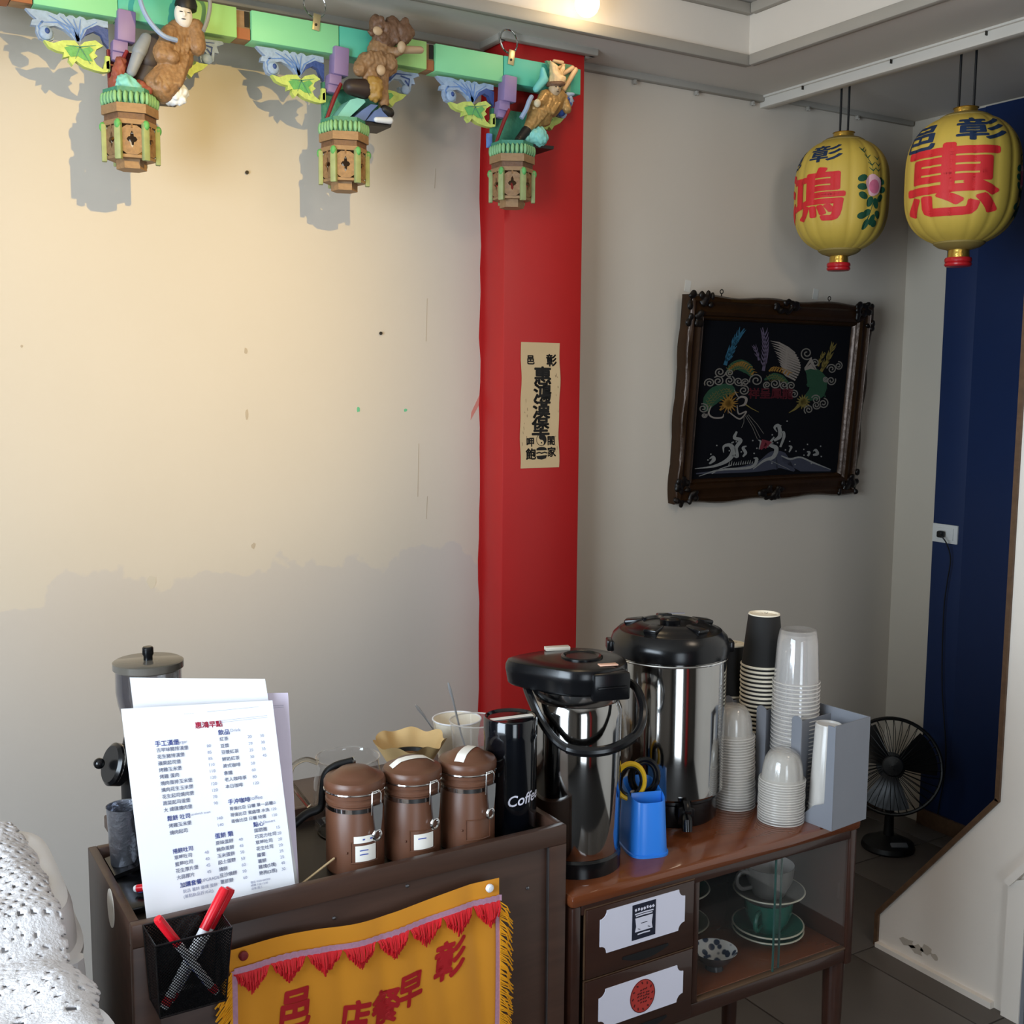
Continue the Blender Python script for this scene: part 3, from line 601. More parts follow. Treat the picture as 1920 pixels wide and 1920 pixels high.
for nm, q in (('front_mesh', ((lx0, ly0, 0), (lx1, ly0, 0), (hx0, hy0, hz), (hx1, hy0, hz))), ('back_mesh', ((lx0, ly1, 0), (lx1, ly1, 0), (hx0, hy1, hz), (hx1, hy1, hz))),
              ('side_mesh', ((lx0, ly1, 0), (lx0, ly0, 0), (hx0, hy1, hz), (hx0, hy0, hz))), ('side_mesh', ((lx1, ly0, 0), (lx1, ly1, 0), (hx1, hy0, hz), (hx1, hy1, hz)))):
    b = B(); mesh_side(b, *q, 22 if 'side' not in nm else 13, 24); o = b.obj(nm, 'black', ph, 0); o['kind'] = 'stuff'
b = B(); b.tube([(hx0, hy0, hz), (hx1, hy0, hz), (hx1, hy1, hz), (hx0, hy1, hz)], .0016, 8, True); b.obj('rim_wire', 'black', ph)
b = B(); b.tube([(lx0, ly0, 0), (lx1, ly0, 0), (lx1, ly1, 0), (lx0, ly1, 0)], .0013, 8, True)
for a, c in (((lx0, ly0, 0), (hx0, hy0, hz)), ((lx1, ly0, 0), (hx1, hy0, hz)), ((lx0, ly1, 0), (hx0, hy1, hz)), ((lx1, ly1, 0), (hx1, hy1, hz))): b.tube([a, c], .0012, 6)
b.obj('frame_wire', 'black', ph); B().span((lx0, lx1), (ly0, ly1), (-.0008, .0004)).obj('base_plate', 'blackm', ph)
def marker(label, p0, p1, capc='red_pl', r=.0058, name='marker_pen', caplen=.35):
    """barrel from the tip end p0 to the cap end p1"""
    p0, p1 = Vector(p0), Vector(p1); L_ = (p1-p0).length; root = thing(name, label, 'pen', tuple(p0)); root.rotation_mode = 'QUATERNION'
    root.rotation_quaternion = (p1-p0).to_track_quat('Z', 'Y')
    B().lathe([(0, 0), (r*.8, 0), (r, .003), (r, L_*(1-caplen))], 16).obj('barrel', 'white_pen', root)
    B().lathe([(r*1.12, L_*(1-caplen)), (r*1.15, L_*.98), (r*.95, L_), (0, L_)], 16).obj('cap', capc, root)
    B().box((r*1.2, 0, L_*(1-caplen*.45)), (.0025, .004, L_*caplen*.8), None, .0008).obj('clip', capc, root)
    B().lathe([(r*1.02, .004), (r*1.02, .014)], 16).obj('end_band', 'red_pl', root)
    b = B()
    for k in range(3): b.box((0, -r*1.0, L_*(.2+.12*k)), (.004, .0008, .012))
    b.obj('barrel_print', 'ink_b', root, 0); return root
marker('red capped white marker leaning right in the mesh basket', (.309, 1.322, .741), (.392, 1.338, .868))
marker('red capped white marker beside its twin leaning right in the mesh basket', (.318, 1.332, .741), (.402, 1.347, .862))
marker('red capped pen leaning left across the mesh basket', (.372, 1.317, .745), (.302, 1.312, .862), r=.005, caplen=.34)
marker('red and white pen lying on the black tray inside the crate', (.312, 1.478, .829), (.352, 1.446, .840), r=.005)

# --- black mat and things at the crate's left end
t = thing('black_tray', 'shallow black tray with a raised bent lip in the left end of the crate', 'tray', (.345, 1.52, KF))
B().span((-.047, .05), (-.080, .085), (0, .010), .003).obj('tray_base', 'black', t)
b = B(); b.prism([(-.046, .010), (-.046, .016), (-.016, .022), (.0, .040), (.008, .041), (.022, .014), (.022, .010), (.004, .033), (-.004, .033), (-.014, .017)], lambda u, v, d: (u, d, v), .020, .085); b.obj('bent_lip', 'black', t)
B().box((-.005, -.02, .0105), (.018, .014, .001), (0, 0, .3)).obj('paper_tag', 'paper2', t)
t = thing('metal_tumbler', 'hammered steel tumbler in the left end of the crate', 'cup', (.3225, 1.575, KF+.0105))
B().lathe([(0, 0), (.0195, 0), (.0205, .002), (.0245, .088), (.0252, .089), (.0240, .0885), (.0195, .004), (0, .003)], 36).obj('tumbler_wall', 'hammer', t)

# --- three brown canisters
RC = -.5432
def canister(label, loc, lid_tape, tag_kind, name='canister'):
    t = thing(name, label, 'canister', loc, RC+.12, 'brown canisters in the crate'); R = .0415
    B().lathe([(0, 0), (R-.003, 0), (R, .004), (R, .088), (R-.002, .092), (R-.002, .100), (R+.0002, .102), (R+.0002, .106), (R-.0015, .108), (R-.0015, .111), (R+.0005, .112), (R+.0005, .118), (0, .118)], 48).obj('body', 'canister', t)
    lid = B().lathe([(R+.001, .120), (R+.0022, .122), (R+.0022, .130), (R, .134), (R-.008, .1365), (R-.010, .138), (.022, .1445), (.010, .1465), (0, .147)], 48).obj('lid', 'canister', t)
    b = B(); b.tube([((R+.0015)*math.cos(a*PI/24), (R+.0015)*math.sin(a*PI/24), .1190) for a in range(48)], .0014, 6, True); b.obj('wire_ring', 'chrome', t)
    b = B(); b.lathe([(R-.0015, .0925), (R-.0006, .0925), (R-.0006, .0985), (R-.0015, .0985)], 48); b.obj('steel_band', 'chrome', t)
    # clasp, towards the right of the front
    a0 = -PI/2+.72; ca, sa = math.cos(a0), math.sin(a0); tx, ty = -sa, ca
    P = lambda r, s_, z: (ca*r+tx*s_, sa*r+ty*s_, z)
    b = B(); b.tube([P(R+.004, -.008, .090), P(R+.005, -.008, .118), P(R+.003, -.006, .1225), P(R+.003, .006, .1225), P(R+.005, .008, .118), P(R+.004, .008, .090)], .0011, 6); clasp = b.obj('clasp', 'chrome', t)
    b = B()
    lev = [(-.0085, .104), (.0085, .104), (.0075, .085), (.005, .068), (-.005, .068), (-.0075, .085)]
    b.prism(lev, lambda u, v, d: P(R+d, u, v), .006-.0, .0085); b.obj('lever', 'steel2', clasp)
    b = B(); cz = .060; b.tube([P(R+.006, .0065*math.cos(k*PI/10), cz+.0075*math.sin(k*PI/10)) for k in range(20)], .0021, 6, True); b.obj('finger_ring', 'chrome', clasp)
    # embossed label frame and tag, towards the front right
    def wrap(u, v, d): a = -PI/2+.36+u/R; return ((R+d)*math.cos(a), (R+d)*math.sin(a), v)
    b = B()
    pl = [(-.020, .022), (.020, .022), (.020, .052), (-.020, .052), (-.020, .022)]
    for k in range(4):
        (u0, v0), (u1, v1) = pl[k], pl[k+1]; b.tube([wrap(u0+(u1-u0)*q/6, v0+(v1-v0)*q/6, .0004) for q in range(7)], .0009, 5)
    b.tube([wrap(-.026, .037, .0006), wrap(-.0245, .037, .0012)], .0016, 8); b.obj('label_frame', 'canister', t)
    if tag_kind:
        b = B(); z0, z1 = (.024, .047)
        b.grid(8, 3, lambda i, j: wrap(-.014+.030*i, z0+(z1-z0)*j, .0013)); q = b.obj('paper_label', 'sticker', t, 60)
        b = B(); F2 = lambda u, v, d: wrap(u, v, .0017)
        for k in range(2 if tag_kind == 1 else 1): b.stroke([(-.008, .040-k*.006), (-.003, .0405-k*.006), (.004, .040-k*.006)], .0016, F2)
        b.obj('label_writing', 'ink_b', q, 0)
    if tag_kind == 1:
        b = B(); b.grid(8, 3, lambda i, j: wrap(-.016+.03*i, .051+.010*j, .0016)); q = b.obj('paper_label', 'sticker', t, 60)
        b = B(); b.stroke([(-.004, .056), (.010, .056)], .0022, lambda u, v, d: wrap(u, v, .002)); b.obj('label_writing', 'ink_b', q, 0)
    if lid_tape is not None:
        prof = [(0, .147), (.010, .1465), (.022, .1445), (R-.010, .138), (R-.008, .1365)]
        def zat(r):
            for k in range(len(prof)-1):
                if prof[k][0] <= r <= prof[k+1][0]: q = (r-prof[k][0])/(prof[k+1][0]-prof[k][0]); return prof[k][1]+(prof[k+1][1]-prof[k][1])*q
            return prof[-1][1]
        ct, st = math.cos(lid_tape), math.sin(lid_tape)
        def lf(i, j):
            s_ = -.033+.066*i; o_ = .0075*(j*2-1); x, y = ct*s_-st*o_, st*s_+ct*o_; return (x, y, zat(min(math.hypot(x, y), .0335))+.0008)
        B().grid(16, 3, lf).obj('lid_tape', 'sticker', lid, 60)
    return t
canister('brown canister with two paper labels and a plain lid beside the menus', (.610, 1.437, KF), None, 1)
canister('middle brown canister with one paper label and a tape strip across its lid', (.6985, 1.433, KF), .35, 2)
canister('brown canister with a taped lid and no paper label beside the black tin', (.787, 1.427, KF), 1.1, 0)
t = thing('coffee_tin', 'tall glossy black tin lettered Coffee in white', 'tin', (.8705, 1.441, KF), RC)
R = .041; H = .182
B().lathe([(0, 0), (R-.003, 0), (R-.001, .002), (R, .006), (R, H-.004), (R-.0006, H-.006), (0, H-.006)], 48).obj('body', 'tin', t)
lid = B().lathe([(R+.0006, H-.028), (R+.0006, H-.003), (R-.001, H), (R-.003, H), (R-.006, H-.003), (0, H-.003)], 48).obj('lid', 'tin', t)
B().box((.002, -.002, H-.0022), (.070, .011, .0006), (0, 0, .42)).obj('tape_strip', 'sticker', lid)
v2, f2 = text2d('Coffee', .012, .92); v2, f2 = fine([(x*.024, y*.024) for x, y in v2], f2, .006)
b = B(); b.add([((R+.0006)*math.sin((x+.026+.16*y)/R), -(R+.0006)*math.cos((x+.026+.16*y)/R), .062+y+.12*x) for x, y in v2], f2); b.obj('lettering', 'label', t, 0)

# --- carafe and kettle behind the canisters
t = thing('glass_carafe', 'clear glass carafe with a looped glass handle behind the canisters', 'carafe', (.652, 1.562, KF), RC)
B().lathe([(0, .002), (.045, .002), (.052, .010), (.055, .040), (.052, .080), (.047, .108), (.0475, .116), (.0490, .118)], 40).obj('bowl', 'glass', t)
b = B(); b.tube([(.0485*math.cos(a*PI/20), 0.0485*math.sin(a*PI/20), .118) for a in range(40)], .0012, 6, True); b.obj('rim', 'glass', t)
b = B(); b.tube(curve([(-.044, -.012, .112), (-.062, -.018, .119), (-.080, -.024, .110), (-.084, -.026, .088), (-.074, -.022, .070), (-.058, -.016, .045)]), .0042, 8); b.obj('handle', mat('handle_glass', '#d9d2c2', .05, trans=.9), t)
B().lathe([(0, 0), (.046, 0), (.047, .002), (0, .002)], 32).obj('base', 'blackm', t)
t = thing('pour_kettle', 'black gooseneck pouring kettle mostly hidden behind the menus', 'kettle', (.470, 1.520, KF), 0)
B().lathe([(0, 0), (.058, 0), (.062, .004), (.058, .05), (.046, .10), (.045, .104), (.030, .112), (.010, .116), (0, .116)], 36).obj('body', 'blackm', t)
B().lathe([(.004, .115), (.004, .122), (.010, .126), (.010, .132), (0, .135)], 16).obj('lid_knob', 'blackm', t)
sp = B().tube(curve([(.045, -.022, .035), (.085, -.026, .066), (.108, -.030, .075), (.112, -.031, .098), (.116, -.032, .124), (.130, -.036, .136), (.154, -.042, .141)], 6), [.0085]*3+[.0065]*10+[.0055]*24, 12).obj('spout', 'blackm', t)
B().lathe([(.0042, 0), (.0058, 0), (.0058, .003), (.0042, .003)], 12, (.154, -.042, .141), Matrix.Rotation(PI/2, 3, 'Y')).obj('spout_tip', 'chrome', sp)
B().tube(curve([(-.04, .01, .10), (-.075, .015, .115), (-.09, .02, .08), (-.075, .015, .03)], 6), .006, 10).obj('handle', 'blackm', t)
t = thing('stir_stick', 'thin wooden stirrer lying beside the foremost canister', 'stirrer', (.548, 1.405, KF+.004))
B().tube([(-.035, -.004, .004), (.022, .012, .024)], .0016, 6).obj('stick', 'tan', t)

# ================================================================== work table behind the crate
tb = thing('work_table', 'low dark work table standing behind the crate and cabinet', 'table', (.74, 1.78, 0))
B().span((-.385, .385), (-.12, .12), (.755, .778), .003).obj('tabletop', 'crate', tb)
for x in (-.36, .36):
    for y in (-.095, .095): B().span((x-.02, x+.02), (y-.02, y+.02), (0, .755), .002).obj('leg', 'crate', tb)
TZ = .778
g = thing('coffee_grinder', 'coffee grinder with a smoky lidded bean hopper behind the menus', 'grinder', (.404, 1.765, TZ), -.22)
B().span((-.055, .055), (-.075, .065), (0, .025), .006).obj('base', 'blackm', g)
B().lathe([(0, .025), (.040, .025), (.046, .05), (.046, .14), (.040, .165), (.030, .172), (0, .172)], 36).obj('body', 'blackm', g)
B().lathe([(0, 0), (.028, 0), (.032, .004), (.033, .02), (.028, .024), (0, .024)], 30, (-.040, -.020, .128), Euler((0, -1.25, .4)).to_matrix()).obj('dose_dial', 'black', g)
b = B(); b.tube([(.0315*math.cos(a*PI/16), .0315*math.sin(a*PI/16), .0) for a in range(32)], .0011, 6, True); o = b.obj('dial_ring', 'chrome', g); o.location = (-.053, -.026, .133); o.rotation_euler = (0, -1.25, .4)
B().ell((-.076, -.026, .137), (.0085, .0085, .0085)).obj('dial_knob', 'black', g)
hop = B().lathe([(.022, .172), (.028, .182), (.042, .200), (.0475, .222), (.050, .24), (.050, .278), (.0485, .278), (.0485, .24), (.046, .224), (.040, .203), (.026, .185)], 48).obj('hopper', 'smoke', g)
B().lathe([(0, .176), (.026, .178), (.006, .238), (0, .240)], 4).obj('hopper_baffle', 'black', hop, 20)
lid = B().lathe([(0, .288), (.050, .288), (.0535, .286), (.0535, .276), (.0515, .274), (.0515, .283), (0, .283)], 48).obj('hopper_lid', mat('grey_lid', '#5b564f', .12, var=.05), g)
B().lathe([(.007, .288), (.0068, .294), (.0085, .297), (.0085, .307), (.0070, .309), (0, .309)], 20).obj('lid_knob', 'black', lid)
# dripper with its paper filter, two cups with spoons
t = thing('coffee_dripper', 'coffee dripper lined with a pleated tan paper filter behind the canisters', 'dripper', (.850, 1.752, TZ))
B().lathe([(0, .002), (.035, .002), (.036, .006), (.018, .010), (.020, .016), (.042, .062), (.044, .064), (.040, .064), (.018, .020), (0, .018)], 36).obj('cone', 'blackm', t)
def ff(i, j):
    a = 2*PI*i; r = .024+.040*j; w_ = 1+.045*j*math.sin(a*9)+.02*math.sin(a*4+1); return (r*w_*math.cos(a), r*w_*math.sin(a), .024+.068*j+.004*j*math.sin(a*7))
b = B(); b.grid(90, 8, ff, True); b.obj('paper_filter', 'filter', t, 50)
b = B(); b.lathe([(0, .060), (.042, .058)], 30); b.obj('coffee_grounds', mat('grounds', '#7a5636', .95, var=.3, vscale=200), t)
def spoon(label, loc, top, m='spoon_steel', name='spoon'):
    t = thing(name, label, 'spoon', loc); v = Vector(top)-Vector(loc)
    side = v.cross(Vector((0, 1, 0))).normalized()
    b = B(); b.tube([v*.22, v*.5+side*.002, v*.8, v*.93, v], [.0018, .0018, .0021, .0032, .0014], 8); b.obj('handle', m, t)
    b = B(); b.ell(v*.12, (.009, .003, .017), 12, (0, math.atan2(v.x, v.z), 0)); b.obj('spoon_bowl', m, t)
    return t
t = thing('paper_cup', 'white paper cup holding a spoon behind the canisters', 'cup', (.984, 1.826, TZ-.004))
B().lathe([(0, .004), (.031, .004), (.031, 0), (.032, 0), (.0455, .094), (.0445, .094), (.0305, .008), (0, .008)], 40).obj('cup_wall', 'cream', t)
b = B(); b.tube([(.0455*math.cos(a*PI/20), .0455*math.sin(a*PI/20), .094) for a in range(40)], .0016, 8, True); b.obj('rim', 'paper', t)
spoon('steel spoon leaning in the white paper cup', (.990, 1.828, TZ+.006), (.897, 1.825, .907))
t = thing('plastic_cup', 'clear plastic cup holding a spoon beside the black tin', 'cup', (.977, 1.735, TZ)); t.location.y = 1.700+.02; t.location.x = .964
B().lathe([(0, .001), (.032, .001), (.034, .004), (.045, .118)], 40).obj('cup_wall', 'clearcup', t)
b = B(); b.tube([(.0455*math.cos(a*PI/20), .0455*math.sin(a*PI/20), .118) for a in range(40)], .0014, 8, True); b.obj('rim', 'frost', t)
spoon('long steel spoon standing in the clear plastic cup', (.962, 1.715, TZ+.006), (.912, 1.725, .971))

# ================================================================== on the cabinet top
ap = thing('air_pot', 'steel vacuum air pot with a black pump lid and hanging carry handle', 'air pot', (1.010, 1.466, CZ), RC)
R = .0735
B().lathe([(0, 0), (R+.002, 0), (R+.002, .024), (R-.001, .028), (0, .028)], 48).obj('base_ring', 'black', ap)
B().lathe([(R-.001, .028), (R, .030), (R, .262), (R-.006, .276), (R-.012, .290), (.050, .292)], 64).obj('steel_body', 'steel', ap)
def lidout(n=48):
    pts = []
    for k in range(n):
        a = 2*PI*k/n; r = R+.008
        x, y = r*math.cos(a), r*math.sin(a)
        if x < -.02: x *= 1+.42*min(1, (-x-.02)/.06); y *= 1-.30*min(1, (-x-.02)/.09)
        pts.append((x, y))
    return pts
LO = lidout(); b = B()
lev = [(.298, .93), (.301, .965), (.318, .99), (.322, 1), (.331, .995), (.337, .965), (.3392, .90), (.3405, .5)]
vs_ = [(x*k, y*k, z) for z, k in lev for x, y in LO]; n_ = len(LO)
fs_ = [(i*n_+q, i*n_+(q+1) % n_, (i+1)*n_+(q+1) % n_, (i+1)*n_+q) for i in range(len(lev)-1) for q in range(n_)]+[tuple(range((len(lev)-1)*n_, len(lev)*n_)), tuple(range(n_))[::-1]]
b.add(vs_, fs_); lidp = b.obj('pump_lid', 'black', ap)
B().lathe([(.034, .338), (.034, .3425), (.031, .344), (.028, .343), (.026, .3415), (0, .3415)], 40, (.008, .006, 0)).obj('push_button', 'black', lidp)
B().box((-.030, .056, .3425), (.042, .014, .006), (0, 0, .25), .001).obj('tape_strip', mat('clear_tape', '#c9bfb0', .3), lidp)
B().box((.046, -.044, .3405), (.030, .014, .0024), (-.06, 0, .25), .0006).obj('pink_sticker', mat('pink_label', '#e8b59a', .5), lidp)
b = B(); b.box((.046, -.060, .312), (.062, .032, .044), (0, 0, .30), .004); b.box((.050, -.074, .312), (.050, .012, .003), (0, 0, .3), .001); b.obj('latch_block', 'black', ap)
b = B(); b.lathe([(R-.0035, .276), (R-.001, .279), (R+.003, .297), (R-.004, .298)], 48); b.obj('collar', 'chrome', ap)
hp = curve([(-.080, -.006, .300), (-.079, -.022, .290), (-.058, -.070, .255), (-.030, -.098, .228), (.005, -.108, .220), (.050, -.104, .224), (.088, -.082, .240), (.102, -.055, .268), (.095, -.022, .295), (.080, .0, .303)], 6)
b = B(); b.tube(hp, .0068, 10); hd = b.obj('carry_handle', 'black', ap)
b = B(); b.tube(hp[20:36], .0082, 10); b.obj('hand_grip', 'black', hd)
for s_ in (-1, 1): B().lathe([(0, -.006), (.011, -.006), (.011, .006), (0, .006)], 20, (s_*.0795, -.002, .303), Matrix.Rotation(PI/2, 3, 'Y')).obj('pivot', 'black', hd)
b = B()
for z, w_ in ((.062, .008), (.052, .005), (.043, .009), (.034, .006)):
    b.add([((R+.0004)*math.sin(a), -(R+.0004)*math.cos(a), z+dz) for a, dz in ((-.42, 0), (-.42+w_/R, 0), (-.42+w_/R, .003), (-.42, .003))], [(0, 1, 2, 3)])
b.obj('maker_marks', 'label', ap, 0)

th = thing('thermos_bucket', 'large steel insulated drinks barrel with a black screw lid beside the paper cups', 'drinks barrel', (1.282, 1.566, CZ), RC)
R = .103
B().lathe([(0, 0), (.090, 0), (.092, .004), (.092, .040), (.097, .044), (.097, .052), (0, .052)], 56).obj('base_ring', 'black', th)
B().lathe([(R-.003, .050), (R, .054), (R, .292), (R-.002, .296), (.08, .297)], 80).obj('steel_body', 'steel', th)
b = B(); b.tube([((R+.0005)*math.cos(a*PI/40), (R+.0005)*math.sin(a*PI/40), .293) for a in range(80)], .0022, 8, True); b.obj('rim_band', 'chrome', th)
lidt = B().lathe([(R-.002, .296), (R+.004, .298), (R+.005, .315), (R, .330), (R-.010, .340), (R-.016, .341), (R-.020, .344), (.055, .354), (.050, .354), (.047, .350), (.020, .350), (0, .351)], 72).obj('screw_lid', 'black', th)
for k in range(5):
    a = .35+2*PI*k/5; B().box((.066*math.cos(a), .066*math.sin(a), .3505), (.034, .026, .008), (0, .16, a), .003).obj('lid_lug', 'black', lidt)
B().lathe([(0, .349), (.018, .350), (.019, .357), (.014, .360), (0, .3605)], 24).obj('vent_cap', 'black', lidt)
B().box((.020, .060, .3560), (.030, .010, .002), (-.1, 0, .05)).obj('maker_plate', mat('grey_plate', '#8a8488', .5), lidt)
for s_ in (-1, 1): B().box((s_*(R+.006), 0, .31), (.012, .034, .020), None, .003).obj('clamp', 'black', lidt)
b = B(); b.box((.02, -.100, .030), (.030, .026, .030), None, .004); b.tube([(.02, -.112, .030), (.02, -.124, .026), (.02, -.128, .010)], .009, 12); b.obj('tap', 'black', th)
B().box((.02, -.120, .050), (.012, .030, .008), (.3, 0, 0), .002).obj('tap_lever', 'black', th)

# blue holder with a tape and scissors
bh = thing('desk_holder', 'bright blue plastic desk holder in front of the steel drinks barrel', 'holder', (1.140, 1.452, CZ), RC+.25)
def hol(z, k): return [(x*k, y*k, z) for x, y in [(.034*math.cos(a)*(abs(math.cos(a))**-.45 if abs(math.cos(a)) > .05 else 1), .046*math.sin(a)*(abs(math.sin(a))**-.45 if abs(math.sin(a)) > .05 else 1)) for a in [2*PI*(q+.5)/40 for q in range(40)]]]
lv = [(0, 1.06), (.004, 1.06), (.005, 1.0), (.100, .88), (.102, .86), (.098, .82), (.022, .92), (.020, 0.001)]
vs_ = []; fs_ = []
for z, k in lv:
    vs_ += [(x, y, zz+(.012*(y/.046) if z > .05 else 0)) for x, y, zz in hol(z, k)]
for i in range(len(lv)-1):
    for q in range(40): fs_.append((i*40+q, i*40+(q+1) % 40, (i+1)*40+(q+1) % 40, (i+1)*40+q))
fs_.append(tuple(range(40))[::-1])
B().add(vs_, fs_).obj('cup_body', 'blue_pl', bh)
B().box((.0, -.012, .062), (.054, .0025, .078), (.0, 0, 0), .001).obj('inner_wall', 'blue_pl', bh)
t = thing('scissors', 'scissors with yellow and black looped handles standing in the blue holder', 'scissors', (1.138, 1.458, CZ+.022), RC+.1)
for s_, c_ in ((-1, 'yellow_pl'), (1, 'black')):
    pts = [(s_*.014-.006+.024*math.cos(a), .010*s_, .096+.030*math.sin(a)) for a in [2*PI*k/24 for k in range(24)]]
    b = B(); b.tube(pts, .0046, 8, True); hl = b.obj('finger_loop', c_, t)
    b = B(); b.tube([(s_*.014-.006+(p[0]-s_*.014+.006)*.78, p[1]-.001, .096+(p[2]-.096)*.80) for p in pts], .0028, 8, True); b.obj('loop_lining', 'black', hl)
    b = B(); b.tube([(s_*.010-.006, .010*s_, .078), (s_*.002, .004*s_, .040), (-s_*.003, .002*s_, .002)], [.004, .003, .0015], 8); b.obj('blade', 'steel2', t)

# ================================================================== cup dispenser with the stacks of cups
cd = thing('cup_dispenser', 'grey steel cup dispenser box with rounded front tabs at the cabinet end', 'dispenser', (1.470, 1.337, CZ), .105)
DL, DD, DH = .345, .098, .190   # along y, along x, height
B().span((0, DD), (0, .0025), (0, DH), 0).obj('end_plate', 'steelflat', cd); B().span((0, DD), (DL-.0025, DL), (0, DH), 0).obj('end_plate', 'steelflat', cd)
B().span((DD-.0025, DD), (.0025, DL-.0025), (0, DH), 0).obj('back_plate', 'steelflat', cd); B().span((0, DD-.0025), (.0025, DL-.0025), (0, .0025), 0).obj('floor_plate', 'steelflat', cd)
for k in range(5):
    y = [.002, .084, .166, .247, .330][k]; h = DH-.002
    w0 = .018 if k in (0, 4) else .022
    y0 = y-.003 if k == 0 else y-w0/2
    pr = [(y0, 0), (y0+w0, 0)]+[(y0+w0/2+w0/2*math.cos(q*PI/8), h-.008+.008*math.sin(q*PI/8)) for q in range(9)]
    if k == 0: pr = [(0, 0), (.075, 0), (.040, .035), (.018, .045), (.016, h), (0, h)]
    B().prism(pr, lambda u, v, d: (d, u, v), -.0015, .0005).obj('front_tab', 'steelflat', cd)
    if 0 < k < 4: B().span((0, DD-.0025), (y-.001, y+.001), (.0025, DH*.93), 0).obj('divider', 'steelflat', cd)
DM = Matrix.Translation(cd.location) @ Matrix.Rotation(.105, 4, 'Z')
def dpos(x, y, z=0): return DM @ Vector((x, y, z))
# black paper cups, stacked rim down
def paper_cup0():
    t = thing('paper_cup', 'x', 'cup')
    B().lathe([(.0395, .004), (.0295, .098), (.0290, .100), (.0270, .100), (.0275, .097), (.0375, .004)], 36).obj('cup_wall', 'papercup', t)
    b = B(); b.tube([(.0395*math.cos(a*PI/18), .0395*math.sin(a*PI/18), .0022) for a in range(36)], .0023, 8, True); b.obj('rim', 'cream', t)
    B().lathe([(.0288, .0965), (0, .0965)], 36).obj('cup_base', 'cream', t); 
    b = B(); b.lathe([(.0296, .0985), (.0290, .1005), (.0270, .1005), (.0268, .0965)], 36); b.obj('base_fold', 'cream', t); return t
pc0 = paper_cup0(); first = True
for (y, n, lab, gr) in ((.2065, 31, 'black paper cup with a cream rim in the taller stack of the dispenser', 'tall stack of black paper cups'), (.288, 22, 'black paper cup with a cream rim in the shorter stack behind the drinks barrel', 'short stack of black paper cups')):
    for k in range(n):
        o = pc0 if first else dup(pc0); first = False
        p = dpos(.046, y, .0035+k*.0082); o.location = p+Vector((random.uniform(-.0005, .0005), random.uniform(-.0005, .0005), 0)); o.rotation_euler = (0, 0, random.uniform(0, 6)); o['label'] = lab if k < n-1 else lab.replace('black paper cup with a cream rim in', 'topmost black paper cup showing its cream base on'); o['group'] = gr
# clear plastic cups
cc0 = B(); cc0.lathe([(.0425, .0), (.0428, .003), (.0410, .004), (.0370, .075), (.0330, .096), (.0310, .098), (.0, .0965)], 40)
cc0 = tag(cc0.obj('plastic_cup', 'clearcup'), 'clear plastic cup upside down in the tall stack of the dispenser', 'cup', 'stack of clear plastic cups in the dispenser')
ring = B(); ring.tube([(.0425*math.cos(a*PI/20), .0425*math.sin(a*PI/20), .0015) for a in range(40)], .0014, 6, True); ring.obj('rim', 'frost', cc0)
for k in range(32):
    o = cc0 if k == 0 else dup(cc0); o.location = dpos(.045, .125, .0035+k*.0075)
    if k == 31: o['label'] = 'topmost clear plastic cup whose whole side shows above the stacked rims'
# slim frosted portion cups
sc0 = B(); sc0.lathe([(.0280, 0), (.0285, .002), (.0270, .004), (.0235, .148), (.0225, .150), (.0215, .149), (.0210, .146), (0, .146)], 32)
sc0 = tag(sc0.obj('slim_cup', 'frost'), 'tall slim frosted cup leaning in the dispenser end slot', 'cup', 'slim frosted cups in the dispenser')
for k in range(4):
    o = sc0 if k == 0 else dup(sc0); p = dpos(.036, .047, .004+k*.0075); o.location = p; o.rotation_euler = (.0, .035, 0)
    if k == 3: o['label'] = 'topmost slim frosted cup leaning in the dispenser end slot'
# dome lids stacked on the cabinet top
def dome(r, h, m, label, group):
    b = B(); b.lathe([(r, 0), (r+.001, .002), (r-.001, .004), (r-.003, .005)]+[((r-.004)*math.cos(q*PI/2/10)**.55, .006+h*math.sin(q*PI/2/10)) for q in range(0, 10)]+[(.010, .006+h), (0, .006+h)], 36)
    o = tag(b.obj('dome_lid', m), label, 'lid', group); q = B(); q.tube([((r+.0003)*math.cos(a*PI/18), (r+.0003)*math.sin(a*PI/18), .0012) for a in range(36)], .0011, 6, True); q.obj('lid_rim', 'frost', o); return o
l0 = dome(.0405, .050, 'clearp', 'clear dome lid in the low stack beside the grey dispenser tab', 'low stack of dome lids')
for k in range(17):
    o = l0 if k == 0 else dup(l0); o.location = (1.432+random.uniform(-.0006, .0006), 1.424+random.uniform(-.0006, .0006), CZ+.0005+k*.0047)
    if k == 16: o['label'] = 'topmost clear dome lid of the low stack beside the dispenser tab'
l1 = dome(.0400, .052, 'clearp', 'clear lid in the tall stack between the drinks barrel and the dispenser', 'tall stack of clear lids')
for k in range(27):
    o = l1 if k == 0 else dup(l1); o.location = (1.408+random.uniform(-.0008, .0008)-k*.0003, 1.523+random.uniform(-.0008, .0008), CZ+.0005+k*.0052)
    if k == 26: o['label'] = 'topmost clear lid of the tall stack beside the drinks barrel'

